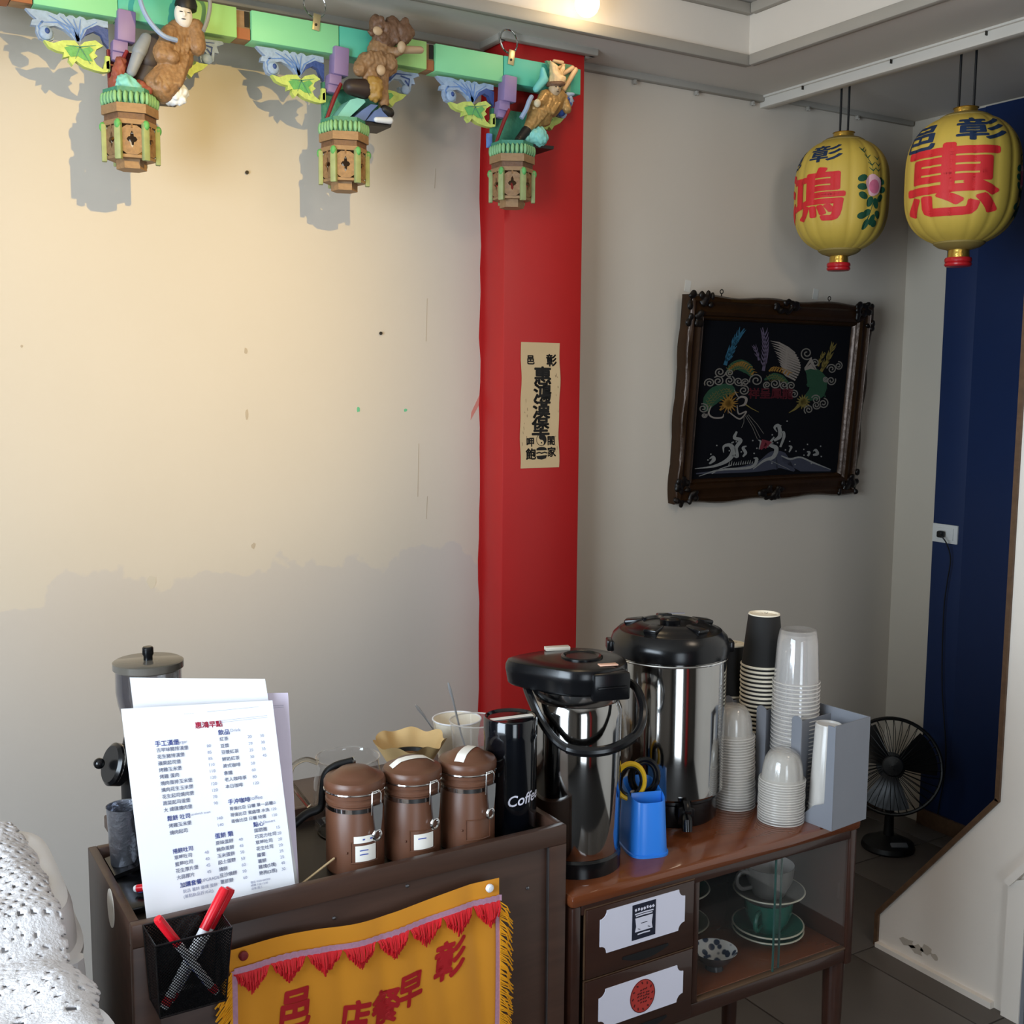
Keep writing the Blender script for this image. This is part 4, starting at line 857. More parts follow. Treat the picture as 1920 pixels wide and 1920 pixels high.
# ================================================================== crockery inside the cabinet
SZ = .4762
def saucer(label, loc, m, group=None, r=.066):
    t = thing('saucer', label, 'saucer', loc, 0, group)
    B().lathe([(0, .003), (.030, .003), (.032, 0), (.036, 0), (.038, .004), (r-.004, .014), (r, .017), (r-.002, .0185), (r-.006, .017), (.038, .0075), (0, .006)], 48).obj('plate', m, t)
    b = B(); b.tube([((r-.001)*math.cos(a*PI/24), (r-.001)*math.sin(a*PI/24), .0178) for a in range(48)], .0016, 6, True); b.obj('rim', 'rim_c', t); return t
def teacup(label, loc, m, inner, ang):
    t = thing('teacup', label, 'cup', loc, ang)
    B().lathe([(0, .003), (.024, .003), (.025, 0), (.028, 0), (.030, .004), (.042, .030), (.0455, .058), (.0445, .0585)], 44).obj('cup_wall', m, t)
    B().lathe([(.0445, .0585), (.0435, .056), (.040, .030), (.028, .008), (0, .006)], 44).obj('cup_inside', inner, t)
    b = B(); b.tube(curve([(.043, 0, .048), (.062, 0, .048), (.068, 0, .032), (.058, 0, .018), (.037, 0, .018)], 6), .0042, 8); b.obj('handle', m, t); return t
x, y = 1.447, 1.462
saucer('teal saucer at the bottom of the crockery pile', (x, y, SZ), 'teal_c'); saucer('teal saucer carrying the teal teacup in the pile', (x, y, SZ+.010), 'teal_c')
teacup('teal teacup carrying a grey saucer in the crockery pile', (x, y, SZ+.0175), 'teal_c', 'white_c', 3.6)
saucer('grey saucer resting on the teal teacup', (x, y, SZ+.076), 'grey_c'); teacup('grey teacup on top of the crockery pile with a pale inside', (x, y, SZ+.0835), 'grey_c', 'white_c', 2.9)
x, y = 1.315, 1.575
saucer('olive saucer under the olive teacup behind the drawers', (x, y, SZ), 'olive_c'); teacup('olive teacup behind the drawers carrying a dark saucer', (x, y, SZ+.0075), 'olive_c', 'white_c', 4.2)
saucer('dark saucer on the olive teacup behind the drawers', (x, y, SZ+.066), 'teal_c'); teacup('dark teacup upon the dark saucer behind the drawers', (x, y, SZ+.0735), 'teal_c', 'white_c', 4.2)
t = thing('small_bowl', 'small footed bowl with a blue and white patterned inside', 'bowl', (1.284, 1.424, SZ))
B().lathe([(0, .004), (.012, .004), (.014, 0), (.016, 0), (.015, .008), (.028, .018), (.0385, .034), (.0395, .0355)], 40).obj('bowl_outside', mat('dark_glaze', '#2d2f33', .2), t)
B().lathe([(.0395, .0355), (.037, .034), (.026, .020), (.012, .011), (0, .010)], 40).obj('bowl_inside', 'ceramic_b', t)

# ================================================================== fan, outlet
fn = thing('floor_fan', 'black round floor fan standing in the dim alcove corner', 'fan', (2.885, 2.385, 0), -.80)
B().lathe([(0, 0), (.082, 0), (.085, .006), (.080, .020), (.050, .034), (.030, .045), (0, .046)], 40).obj('base', 'fan', fn)
B().box((.030, -.050, .030), (.055, .018, .010), (.5, 0, .3), .003).obj('control_panel', mat('grey_panel', '#5f6164', .3), fn)
B().lathe([(.020, .03), (.016, .06), (.014, .12), (.02, .15), (0, .15)], 20).obj('stem', 'fan', fn)
HM = Matrix.Translation((0, 0, .275)) @ Matrix.Rotation(math.radians(72), 4, 'X'); M3 = HM.to_3x3()
def fp(x, y, z): return HM @ Vector((x, y, z))
FR = .152
b = B(); b.lathe([(0, -.10), (.035, -.095), (.045, -.06), (.045, -.02), (0, -.015)], 24, HM.translation, M3); b.obj('motor', 'fan', fn)
cage = B(); cage.tube([fp(FR*math.cos(a*PI/24), FR*math.sin(a*PI/24), .02) for a in range(48)], .006, 8, True); cg = cage.obj('guard_ring', 'fan', fn)
for s_, zc in ((1, .052), (-1, -.035)):
    for k in range(36):
        a = 2*PI*k/36; b = B(); b.tube([fp(.035*math.cos(a), .035*math.sin(a), zc), fp(.11*math.cos(a+.12), .11*math.sin(a+.12), zc), fp(FR*.95*math.cos(a+.16), FR*.95*math.sin(a+.16), .02+.012*s_), fp(FR*math.cos(a+.16), FR*math.sin(a+.16), .02)], .0014, 4)
        b.obj('guard_wire', 'fan', cg)
b = B(); b.lathe([(0, .058), (.030, .056), (.034, .052), (.034, .048), (0, .048)], 28, HM.translation, M3); b.obj('guard_badge', mat('badge', '#1a1c1e', .2), cg)
for k in range(3):
    a0 = 2*PI*k/3+.4
    b = B(); b.grid(7, 8, lambda i, j: fp((.025+.115*j)*math.cos(a0+(i-.5)*1.25*(1-.15*j)), (.025+.115*j)*math.sin(a0+(i-.5)*1.25*(1-.15*j)), .012+.022*(i-.5)))
    b.obj('blade', mat('fan_blade', '#0a0b0c', .3), fn, 60)
t = thing('power_outlet', 'white square wall outlet with a black plug on the blue wall', 'outlet', (3.146, 2.43, 1.013), PI/2)
B().box((0, .003, 0), (.098, .008, .062), None, .002).obj('cover_plate', 'outlet', t); t.rotation_euler = (0, 0, -PI/2); 
B().box((0, -.003, 0), (.070, .003, .040), None, .001).obj('socket_panel', 'outlet', t)
t = thing('plug_cord', 'black power plug with a thin cord hanging down the blue wall', 'plug', (3.136, 2.43, 1.013), -PI/2)
B().box((.002, -.013, .0), (.022, .020, .022), None, .005).obj('plug_body', 'blackm', t)
b = B(); b.tube(curve([(.008, -.022, .0), (.022, -.030, -.006), (.034, -.020, -.030), (.040, -.006, -.08), (.030, -.004, -.16), (.022, -.003, -.26), (.030, -.003, -.5), (.06, -.003, -.75), (.04, -.003, -.95)], 8), .0022, 6); b.obj('cord', 'blackm', t)

# ================================================================== white plastic stools under the crochet cover
def stool0():
    t = thing('plastic_stool', 'x', 'stool')
    def se(a, k=.17, e=.42): c, s_ = math.cos(a), math.sin(a); return (k*math.copysign(abs(c)**e, c), k*math.copysign(abs(s_)**e, s_))
    b = B(); prof = [(.0, .600), (.6, .600), (.88, .597), (.97, .588), (1.0, .572), (1.02, .535), (1.06, .530), (1.06, .522), (1.0, .524)]; n = 56; vs_ = []; fs_ = []
    for k, z in prof:
        for q in range(n): x, y = se(2*PI*q/n); vs_.append((x*max(k, .001), y*max(k, .001), z))
    for i in range(len(prof)-1):
        for q in range(n): fs_.append((i*n+q, i*n+(q+1) % n, (i+1)*n+(q+1) % n, (i+1)*n+q))
    b.add(vs_, fs_).obj('seat', 'whitepl', t)
    for sx in (-1, 1):
        for sy in (-1, 1):
            b = B(); b.tube([(sx*.150, sy*.150, .530), (sx*.185, sy*.185, 0)], [.020, .014], 10); b.obj('leg', 'whitepl', t)
    return t
st0 = stool0(); first = True
for (x, y, nm, top) in ((.058, 1.528, 'far', .875), (.050, 1.040, 'near', .865)):
    for k in range(7):
        o = st0 if first else dup(st0); first = False
        o.location = (x+random.uniform(-.002, .002), y+random.uniform(-.002, .002), (top-.600)*k/6); o.rotation_euler = (0, 0, random.uniform(-.02, .02))
        who = 'stack beside the crate wall' if nm == 'far' else 'stack in front of the other one'
        o['label'] = ('topmost white plastic stool under the crochet in the ' if k == 6 else 'white plastic stool inside the ')+who; o['group'] = 'white plastic stools stacked by the crate'
    # the lowest stool stands on the floor, the rest nest above it
for o in [x for x in sc.objects if x.name.startswith('plastic_stool')]: o.location.z = max(o.location.z, 0)
lc = thing('crochet_cover', 'white crocheted lace cover draped over the stacked plastic stools', 'cover', (.05, 1.28, .87))
def lace_pos(u, v):   # u across (x), v along y from near to far
    y = .78+.935*v; d = 0
    # height over the two stool tops with a sag between them
    def bump(c): t_ = abs(y-c)/.185; return 1 if t_ < .8 else max(0, 1-((t_-.8)/.45)**2)
    hz = max(bump(1.528)*.010, bump(1.04)*0, -.02) - .022*max(0, 1-abs(y-1.285)/.07)
    edge_x = .205-.018*math.sin(v*21)*.6-.030*max(0, 1-abs(y-1.285)/.10)-.012*math.sin(v*7+1)
    s_ = .52*(1-u)           # distance from the right edge
    x = edge_x-s_; z = .8785+hz
    over = max(0, x-.165); z -= over*over*9+over*.12
    if y > 1.66: z -= (y-1.66)*.9*.6
    z += .0022*math.sin(x*55+y*20)+.0018*math.sin(y*70)
    return Vector((x-.05, y-1.28, z-.87))
b = B(); nu, nv = 150, 250
for i in range(nu):
    for j in range(nv):
        y = .78+.935*(j+.5)/nv
        if .97 < y < 1.13: hole = (j % 9 in (1, 2, 3, 4, 5)) and (i % 7 in (1, 2, 3)) and (j//9) % 2 == (i//7) % 2
        elif y <= .97: hole = (j % 8 in (1, 2, 3, 4)) and (i % 5 in (1, 2))
        else: hole = j % 4 in (0, 1) and ((i+(j//4) % 2*2) % 4 in (0, 1)) and (j % 4 == 0 or (i+(j//4) % 2*2) % 4 == 0) and random.random() < (.8 if y > 1.34 else .35)
        if i == nu-1: hole = j % 5 < 2
        if hole: continue
        q = [lace_pos(a/nu, c/nv) for a, c in ((i, j), (i+1, j), (i+1, j+1), (i, j+1))]
        b.add(q, [(0, 1, 2, 3)])
bm = bmesh.new(); bv = [bm.verts.new(v) for v in b.v]
for q in b.f: bm.faces.new([bv[i] for i in q])
bmesh.ops.remove_doubles(bm, verts=bm.verts[:], dist=1e-5)
for v in bm.verts: v.co += Vector((0, 0, 1))*.0012*noise.noise(v.co*170)
bm.normal_update(); me = bpy.data.meshes.new('lace'); bm.to_mesh(me); bm.free(); me.materials.append(W['lace'])
me.polygons.foreach_set('use_smooth', [True]*len(me.polygons))
o = bpy.data.objects.new('lace_cloth', me); C.objects.link(o); o.parent = lc
sd = o.modifiers.new('s', 'SOLIDIFY'); sd.thickness = .0022; sd.offset = 1

# ================================================================== paper lanterns
def lantern(label, loc, rz, R, hh, sep, deco):
    t = thing('paper_lantern', label, 'lantern', loc, rz)     # origin at the body's centre
    def rr(z):
        q = min(1, abs(z)/hh); return R*(1-q**3.3)**(1/2.0)
    zt = hh*.93
    def scal(a): return 1-.030*(1-abs(math.cos(a*8)))**1.5
    prof = [(rr(-zt+2*zt*k/36), -zt+2*zt*k/36) for k in range(37)]
    body = B().lathe(prof, 128, (0, 0, 0), None, scal).obj('paper_body', 'lan_y', t, 60)
    r0 = prof[0][0]
    B().lathe([(r0*.985, -zt+.002), (r0*.97, -zt-.004), (r0*.80, -hh*1.0), (.030, -hh*1.04), (.026, -hh*1.04)], 48).obj('lower_cap', 'lan_tan', t)
    B().lathe([(r0*.985, zt-.002), (r0*.97, zt+.003), (r0*.8, hh*.985), (.030, hh*1.02), (.028, hh*1.02)], 48).obj('upper_cap', 'lan_tan', t)
    B().lathe([(.028, hh*1.01), (.030, hh*1.015), (.029, hh*1.08), (.032, hh*1.09), (.026, hh*1.10), (0, hh*1.09)], 32).obj('gold_collar', 'gold', t)
    B().lathe([(.026, -hh*1.02), (.027, -hh*1.10), (.0275, -hh*1.16), (0, -hh*1.16)], 32).obj('gold_collar', 'gold', t)
    B().lathe([(0, -hh*1.16), (.032, -hh*1.16), (.034, -hh*1.18), (.034, -hh*1.22), (.0315, -hh*1.235), (.034, -hh*1.25), (.034, -hh*1.275), (.031, -hh*1.295), (0, -hh*1.30)], 36).obj('red_knob', 'redwood', t)
    zc = 2.378-loc[2]
    for s_ in (-1, 1): B().tube([(s_*sep/2, 0, hh*1.05), (s_*sep/2, 0, zc)], .0032, 8).obj('hanging_cord', 'blackm', t)
    def wrap(ph, z, e=.0012):
        a = ph-PI/2; k = scal(a) ; r = rr(max(-zt, min(zt, z)))*k+e; return (r*math.cos(a), r*math.sin(a), z)
    def glyph(s, ph, z, wdeg, h, m, bold, name='character'):
        v2, f2 = text2d(s, bold); x0 = min(p[0] for p in v2); x1 = max(p[0] for p in v2); y0 = min(p[1] for p in v2); y1 = max(p[1] for p in v2); wr = math.radians(wdeg)
        v2, f2 = fine([((x-(x0+x1)/2)/(x1-x0)*wr, (y-(y0+y1)/2)/(y1-y0)*h) for x, y in v2], f2, .05 if wr > 1 else .04)
        B().add([wrap(ph+x, z+y) for x, y in v2], f2).obj(name, m, t, 0)
    def patch(pts, m, name, e=.0012):
        bm = bmesh.new(); f_ = bm.faces.new([bm.verts.new((x, y, 0)) for x, y in pts]); bm.normal_update(); bmesh.ops.triangulate(bm, faces=[f_]); bm.verts.index_update()
        v2 = [(v.co.x, v.co.y) for v in bm.verts]; f2 = [[v.index for v in q.verts] for q in bm.faces]; bm.free()
        v2, f2 = fine(v2, f2, .05); return B().add([wrap(x, y, e) for x, y in v2], f2).obj(name, m, t, 0)
    def flower(ph, z, s):
        el = lambda cx, cz, rx, rz_, an=0, n=12: [(cx+(rx*math.cos(q*2*PI/n)*math.cos(an)-rz_*math.sin(q*2*PI/n)*math.sin(an))/R, cz+rx*math.cos(q*2*PI/n)*math.sin(an)+rz_*math.sin(q*2*PI/n)*math.cos(an)) for q in range(n)]
        for dx, dz, an in ((-.038, .018, .3), (-.038, -.006, 0), (-.034, -.030, -.4), (.030, .014, -.3), (.034, -.010, .2), (.026, -.034, .6), (-.012, -.046, 1.2), (.008, -.050, -1.2), (-.020, -.078, .6), (.022, -.080, -.5), (-.034, -.085, .2), (.002, -.095, 1.3), (-.016, -.108, 1.2), (.012, -.104, -.3)):
            patch(el(ph+dx*s/R, z+dz*s, .0155*s, .0095*s, an), 'leafgreen', 'painted_leaf', .0011)
        patch([(ph+(.027*s*(1+.12*math.sin(q*2.3*PI)))*math.cos(q*PI/10)/R, z+.030*s*(1+.10*math.cos(q*2.3*PI))*math.sin(q*PI/10)) for q in range(20)], 'pink2', 'painted_petals', .0016)
        patch([(ph+.017*s*math.cos(q*PI/6)/R+.001, z-.004*s+.020*s*math.sin(q*PI/6)) for q in range(12)], 'pink', 'painted_petals', .0020)
        b = B(); F_ = lambda u, v, d: wrap(u, v, .0014)
        for st_ in ([(ph-.004/R, z+.03*s), (ph-.008*s/R, z+.055*s), (ph-.026*s/R, z+.088*s), (ph-.034*s/R, z+.10*s)], [(ph+.012*s/R, z+.03*s), (ph+.016*s/R, z+.055*s), (ph+.014*s/R, z+.085*s)]):
            P_ = curve([(x, y, 0) for x, y in st_], 5); b.stroke([(p.x, p.y) for p in P_], .0032, F_)
            for k in range(2, len(P_), 3):
                for sg in (-1, 1): b.stroke([(P_[k].x, P_[k].y), (P_[k].x+sg*.011*s/R, P_[k].y+.009*s)], [.004, .002], F_)
        b.stroke([(ph, z-.045*s), (ph-.01*s/R, z-.085*s), (ph-.026*s/R, z-.120*s)], .007, F_); b.obj('painted_stem', 'leafgreen', t, 0)
    deco(glyph, flower); return t
def dA(glyph, flower):
    glyph('彰', math.radians(-24), .106, 48, .050, 'lan_blue', .025); glyph('邑', math.radians(-84), .100, 40, .050, 'lan_blue', .025)
    glyph('鴻', math.radians(-47), -.010, 104, .150, 'lan_red', .026); flower(math.radians(41), .012, 1.0)
    glyph('惠', math.radians(150), 0, 96, .15, 'lan_red', .05)
def dB(glyph, flower):
    glyph('彰', math.radians(19), .108, 58, .062, 'lan_blue', .03); glyph('邑', math.radians(-52), .096, 44, .066, 'lan_blue', .03)
    glyph('惠', math.radians(-14), -.014, 106, .178, 'lan_red', .026); flower(math.radians(82), .0, .9)
    glyph('鴻', math.radians(170), 0, 96, .15, 'lan_red', .04)
lantern('smaller yellow paper lantern with a pink flower spray, hanging by the framed embroidery', (2.58, 2.412, 2.052), -.82, .135, .166, .022, dA)
lantern('yellow paper lantern with one large red character in front of the blue wall', (2.545, 1.968, 2.028), -.914, .142, .168, .036, dB)

# ================================================================== framed embroidery
pw, phh = .770, .620
pic = thing('framed_embroidery', 'dragon and phoenix embroidery on black velvet in an ornate dark frame', 'picture', (2.535, 2.632, 1.452))
pic.rotation_euler = (math.radians(4.5), 0, math.radians(0))
rw_ = .074; prof = [(0, 0), (0, .034), (.006, .042), (.016, .044), (.022, .036), (.030, .034), (.046, .040), (.056, .036), (.060, .028), (.064, .030), (.068, .026), (.074, .010), (.074, 0)]
cor = [(-pw/2, -phh/2), (pw/2, -phh/2), (pw/2, phh/2), (-pw/2, phh/2)]; ins = [(1, 1), (-1, 1), (-1, -1), (1, -1)]
for k in range(4):
    a, c = cor[k], cor[(k+1) % 4]; ia, ic = ins[k], ins[(k+1) % 4]; n_ = len(prof); N = 28; vs_ = []
    for q in range(N+1):
        tq = q/N
        for d, h in prof:
            wob = .004*math.sin(tq*PI*6)*(1 if d < .01 else 0)
            vs_.append(((a[0]+ia[0]*(d+wob))*(1-tq)+(c[0]+ic[0]*(d+wob))*tq, -h, (a[1]+ia[1]*(d+wob))*(1-tq)+(c[1]+ic[1]*(d+wob))*tq))
    B().add(vs_, [(q*n_+i, (q+1)*n_+i, (q+1)*n_+i+1, q*n_+i+1) for q in range(N) for i in range(n_-1)]).obj('frame_rail', 'frame', pic, 40)
    # carved corner and middle ornaments
    b = B()
    for q in range(22):
        dx, dz = random.uniform(0, .085), random.uniform(0, .085)
        if dx > .05 and dz > .05: continue
        b.ell((a[0]+ia[0]*(dx-.003), -.040+random.uniform(-.004, .004), a[1]+ia[1]*(dz-.003)), (random.uniform(.007, .014), .007, random.uniform(.007, .014)), 8)
    remesh(b, .0035).obj('corner_ornament', 'frame2', pic, 60)
    if k in (0, 2):
        b = B(); m_ = ((a[0]+c[0])/2, (a[1]+c[1])/2+ia[1]*.02)
        for q in range(26):
            a_ = random.uniform(0, 2*PI); r_ = random.uniform(0, 1)**.5; b.ell((m_[0]+.055*r_*math.cos(a_), -.042-.006*(1-r_), m_[1]+.022*r_*math.sin(a_)), (.010, .007, .007), 8)
        remesh(b, .0035).obj('middle_ornament', 'frame2', pic, 60)
cw, ch = pw-2*.072, phh-2*.072
B().span((-cw/2-.004, cw/2+.004), (-.016, -.002), (-ch/2-.004, ch/2+.004)).obj('velvet_ground', 'velvet', pic)
B().span((-pw/2+.004, pw/2-.004), (-.003, .004), (-phh/2+.004, phh/2-.004)).obj('backing_board', 'frame2', pic)
for x in (-.245, .205):
    b = B(); b.tube([(x+.006*math.cos(q*PI/6), -.012, phh/2+.014+.006*math.sin(q*PI/6)) for q in range(12)], .0016, 6, True); b.tube([(x, -.012, phh/2-.004), (x, -.012, phh/2+.009)], .002, 6); b.obj('hanging_eye', 'bronze', pic)
def A(u, v, d=0):
    """studied crop coordinates of the stitching -> place on the velvet"""
    t_ = (v-400)/1220; xl = 325-50*t_; xr = 1450-70*t_; s_ = (u-xl)/(xr-xl); vt = 395+38*s_; vb = 1645-70*s_; return ((s_-.5)*cw, -.0166-d, (.5-(v-vt)/(vb-vt))*ch)
AA = lambda u, v, d: A(u, v, .0004+d)
def spiral_(cx, cy, r): return [(cx+r*math.cos(k*PI/5), cy+r*math.sin(k*PI/5)) for k in range(6)]
def sm(b, pts, w_, d=0):
    """ribbon stitched along a smooth line, its width eased between the given points"""
    P_ = curve([(x, y, 0) for x, y in pts], 6)
    ws = [w_]*len(P_) if isinstance(w_, (int, float)) else [w_[min(len(w_)-1, k//6)]*(1-(k % 6)/6)+w_[min(len(w_)-1, k//6+1)]*((k % 6)/6) for k in range(len(P_))]
    b.stroke([(p.x, p.y) for p in P_], ws, AA, d)
def feather(b, base, tip, n, w0, spread, curl=0, d=0):
    bx, by = base; tx, ty = tip; L_ = math.hypot(tx-bx, ty-by); ux, uy = (tx-bx)/L_, (ty-by)/L_; nx, ny = -uy, ux
    spine = [(bx+ux*L_*k/10+nx*curl*math.sin(PI*k/10), by+uy*L_*k/10+ny*curl*math.sin(PI*k/10)) for k in range(11)]
    b.stroke(spine, [w0*(1-.07*k) for k in range(11)], AA, d)
    for k in range(1, n):
        i = k/n*10; x, y = spine[int(i)]
        for sg in (-1, 1): b.stroke([(x, y), (x+ux*spread*.9+nx*sg*spread*.5, y+uy*spread*.9+ny*sg*spread*.5), (x+ux*spread*1.8+nx*sg*spread*.75, y+uy*spread*1.8+ny*sg*spread*.75)], [w0*.5, w0*.4, 1], AA, d)
b = B(); feather(b, (490, 740), (620, 455), 8, 26, 34, -18); feather(b, (520, 690), (560, 520), 5, 18, 24, 8); b.obj('tail_feather', 'e_blue', pic, 0)
b = B(); feather(b, (770, 780), (752, 445), 9, 24, 36, 20); feather(b, (735, 700), (690, 580), 4, 16, 22, 4); b.obj('tail_feather', 'e_purple', pic, 0)
b = B()
for k in range(12):
    q = k/11; b.stroke([(1005+42*math.sin(q*PI)+q*12, 640+q*210), (950-q*6, 600+q*212), (880+q*40, 562+q*226), (815+q*95, 540+q*240+random.uniform(-10, 10))], [13, 17, 13, 2], AA)
b.obj('phoenix_wing', 'e_white', pic, 0)
b = B(); feather(b, (1215, 780), (1305, 555), 7, 26, 30, 12); feather(b, (1190, 740), (1240, 630), 4, 18, 20, -6); b.obj('phoenix_tail', 'e_yellow', pic, 0)
b = B(); sm(b, [(1085, 750), (1140, 790), (1185, 860), (1180, 940), (1090, 1000)], [14, 100, 170, 140, 30]); b.obj('phoenix_body', 'e_green', pic, 0)
for pts, ws in (([(500, 800), (545, 752), (600, 738), (655, 768), (690, 830)], [10, 60, 88, 84, 16]), ([(780, 850), (850, 822), (910, 838), (970, 880)], [12, 52, 50, 12]), ([(365, 1100), (392, 1020), (440, 965), (520, 935), (570, 965)], [30, 104, 124, 104, 20])):
    b = B(); sm(b, pts, ws); o = b.obj('dragon_body', 'e_green', pic, 0); P_ = curve([(x, y, 0) for x, y in pts], 6); b = B()
    for k in range(3, len(P_)-2, 2):
        for q in (-.28, 0, .28): b.stroke(spiral_(P_[k].x+q*40, P_[k].y+q*60, 11), 3, AA, .0002)
    b.obj('dragon_scales', 'e_yellow', o, 0)['kind'] = 'stuff'
b = B()
for k in range(7): b.stroke([(1150+k*12, 900+k*10), (1210+k*9, 880+k*16), (1275-k*4, 910+k*8)], [10, 8, 2], AA, .0002)
b.obj('body_feather', 'e_green', pic, 0)['kind'] = 'stuff'
b = B()
for (p0, p1, p2, n) in (((520, 770), (600, 670), (690, 800), 12), ((820, 770), (880, 760), (960, 800), 8), ((470, 1080), (500, 1000), (560, 960), 8)):
    for k in range(n):
        q = k/(n-1); x = (1-q)**2*p0[0]+2*q*(1-q)*p1[0]+q*q*p2[0]; y = (1-q)**2*p0[1]+2*q*(1-q)*p1[1]+q*q*p2[1]; b.stroke([(x-6, y+14), (x+10, y-12), (x+34, y-26+q*20)], [14, 10, 2], AA, .0002)
for k in range(16): a_ = PI*.55+k*.14; b.stroke([(525+36*math.cos(a_)*0, 1040), (525+70*math.cos(k*.4), 1040+80*math.sin(k*.4))], [22, 2], AA, .0003)
b.obj('dragon_mane', 'e_orange', pic, 0)
b = B()
for k in range(14): b.stroke([(1085, 1020), (1085+55*math.cos(k*.45), 1020+58*math.sin(k*.45))], [26, 4], AA, .0003)
b.stroke([(1060, 1040), (1020, 1080), (975, 1108)], [30, 16, 3], AA, .0003); b.stroke([(640, 1040), (690, 1075), (748, 1105)], [10, 7, 3], AA, .0003); b.obj('phoenix_head', 'e_yellow', pic, 0)
def spiral(cx, cy, r, turns=1.6, a0=0, n=26): return [(cx+r*(1-k/n*.85)*math.cos(a0+turns*2*PI*k/n), cy+r*(1-k/n*.85)*math.sin(a0+turns*2*PI*k/n)) for k in range(n+1)]
for k, (cx_, cy_, r_) in enumerate(((455, 795, 42), (525, 800, 30), (385, 880, 38), (445, 865, 40), (525, 860, 38), (590, 865, 36), (640, 870, 32), (720, 855, 52), (630, 935, 42), (860, 880, 40), (930, 890, 34), (985, 895, 36), (1010, 960, 36), (345, 1080, 38), (355, 1135, 20), (1095, 640, 52), (1165, 715, 36), (1300, 760, 40), (1355, 735, 34), (1300, 850, 38), (1255, 840, 22), (1130, 1080, 38), (1185, 1000, 38), (1245, 1030, 42), (1190, 1045, 34), (800, 890, 30))):
    b = B(); b.stroke(spiral(cx_, cy_, r_, 1.7, k*1.3), 9, AA, .0005); b.obj('stitched_cloud', 'e_cloud', pic, 0)
b = B(); b.stroke([(1085, 760), (1130, 690), (1175, 770), (1130, 740), (1085, 770)], [12, 40, 12, 40, 10], AA, .0006); b.obj('phoenix_crest', 'e_white', pic, 0); b = B(); sm(b, [(400, 1060), (385, 1120), (420, 1152), (480, 1150), (492, 1122)], [6, 13, 12, 12, 4], .0006); b.obj('dragon_claw', 'e_white', pic, 0); b = B(); sm(b, [(585, 1050), (600, 1120), (655, 1100), (610, 1160), (545, 1120), (520, 1095)], [5, 12, 10, 12, 9, 3], .0006)
sm(b, [(580, 1010), (615, 985), (650, 1000), (640, 1045), (600, 1060)], [6, 16, 20, 18, 6], .0006); sm(b, [(560, 930), (580, 970), (600, 1000)], [3, 8, 5], .0006); b.obj('dragon_face', 'e_white', pic, 0)
for k, s in enumerate('祥呈鳳龍'):
    b = B(); put_text(b, s, lambda u, v, d: AA(u, 1925-v, .0008), (705+k*85, 1925-960+3), 88, .03); b.obj('stitched_character', 'e_red', pic, 0)
b = B()
for x0, x1 in (((650, 1135), (745, 1320)), ((660, 1130), (765, 1310)), ((670, 1125), (790, 1275)), ((640, 1140), (625, 1230))): b.stroke([x0, ((x0[0]+x1[0])/2+8, (x0[1]+x1[1])/2), x1], 3.5, AA)
b.obj('water_jet', 'e_cloud', pic, 0)
b = B(); sm(b, [(310, 1600), (560, 1575), (760, 1540), (870, 1490), (930, 1490), (1040, 1570)], [10, 34, 80, 150, 140, 16]); b.stroke([(940, 1480), (1100, 1520), (1330, 1560)], [30, 110, 20], AA)
b.obj('stitched_sea', 'e_slate', pic, 0)
for pts, w_ in (([(300, 1560), (430, 1540), (530, 1490), (570, 1420), (545, 1370), (500, 1380), (500, 1430)], [4, 18, 34, 40, 30, 18, 5]), ([(330, 1620), (470, 1570), (700, 1545), (745, 1480), (720, 1470)], [4, 14, 22, 26, 6]), ([(560, 1450), (600, 1460), (590, 1390), (620, 1330), (575, 1310), (590, 1260)], [8, 22, 26, 30, 26, 14]), ([(640, 1460), (660, 1430), (640, 1390), (665, 1375)], [10, 24, 22, 8]), ([(720, 1560), (800, 1490), (870, 1460), (890, 1390), (840, 1360), (870, 1300)], [6, 20, 30, 34, 26, 10]), ([(870, 1330), (915, 1290), (900, 1210), (870, 1225), (890, 1260)], [18, 34, 26, 18, 6]), ([(920, 1380), (945, 1300), (940, 1260), (920, 1275)], [16, 22, 18, 5]), ([(930, 1450), (1000, 1475), (1080, 1460), (1180, 1500), (1330, 1555)], [8, 16, 12, 14, 4]), ([(1140, 1450), (1150, 1420), (1130, 1415)], [16, 20, 8]), ([(1180, 1440), (1215, 1430), (1200, 1400), (1180, 1410)], [14, 26, 20, 6]), ([(400, 1520), (430, 1490), (425, 1465), (400, 1480)], [12, 28, 22, 6]), ([(990, 1420), (1005, 1380), (985, 1370)], [10, 20, 6]), ([(420, 1600), (480, 1560), (560, 1530)], 8), ([(760, 1400), (770, 1340), (750, 1325)], [8, 16, 4]), ([(830, 1480), (1000, 1560)], 3)):
    b = B(); P_ = curve([(x, y, 0) for x, y in pts], 5)
    ws = w_ if isinstance(w_, (int, float)) else [w_[min(len(w_)-1, k//5)]*(1-(k % 5)/5)+w_[min(len(w_)-1, k//5+1)]*((k % 5)/5) for k in range(len(P_))]
    b.stroke([(p.x, p.y) for p in P_], ws, AA, .0006); b.obj('stitched_wave', 'e_wave', pic, 0)
b = B()
for k in range(11): b.stroke([(540+k*17, 1535-k*2), (546+k*17, 1500+random.uniform(-8, 8)-k*1)], [9, 2], AA, .0007)
for k in range(46):
    x = random.uniform(320, 1340); y = random.uniform(1330, 1520) if random.random() < .75 else random.uniform(1140, 1330)
    if y < 1330 and not 820 < x < 1000: continue
    b.stroke([(x-5, y), (x+5, y+1)], 10, AA, .0005)
o = b.obj('stitched_spray', 'e_wave', pic, 0); o['kind'] = 'stuff'
b = B(); b.stroke([(770, 1400), (800, 1340), (830, 1340), (800, 1390)], [20, 60, 50, 20], AA, .0009); b.obj('red_carp', 'e_red', pic, 0)
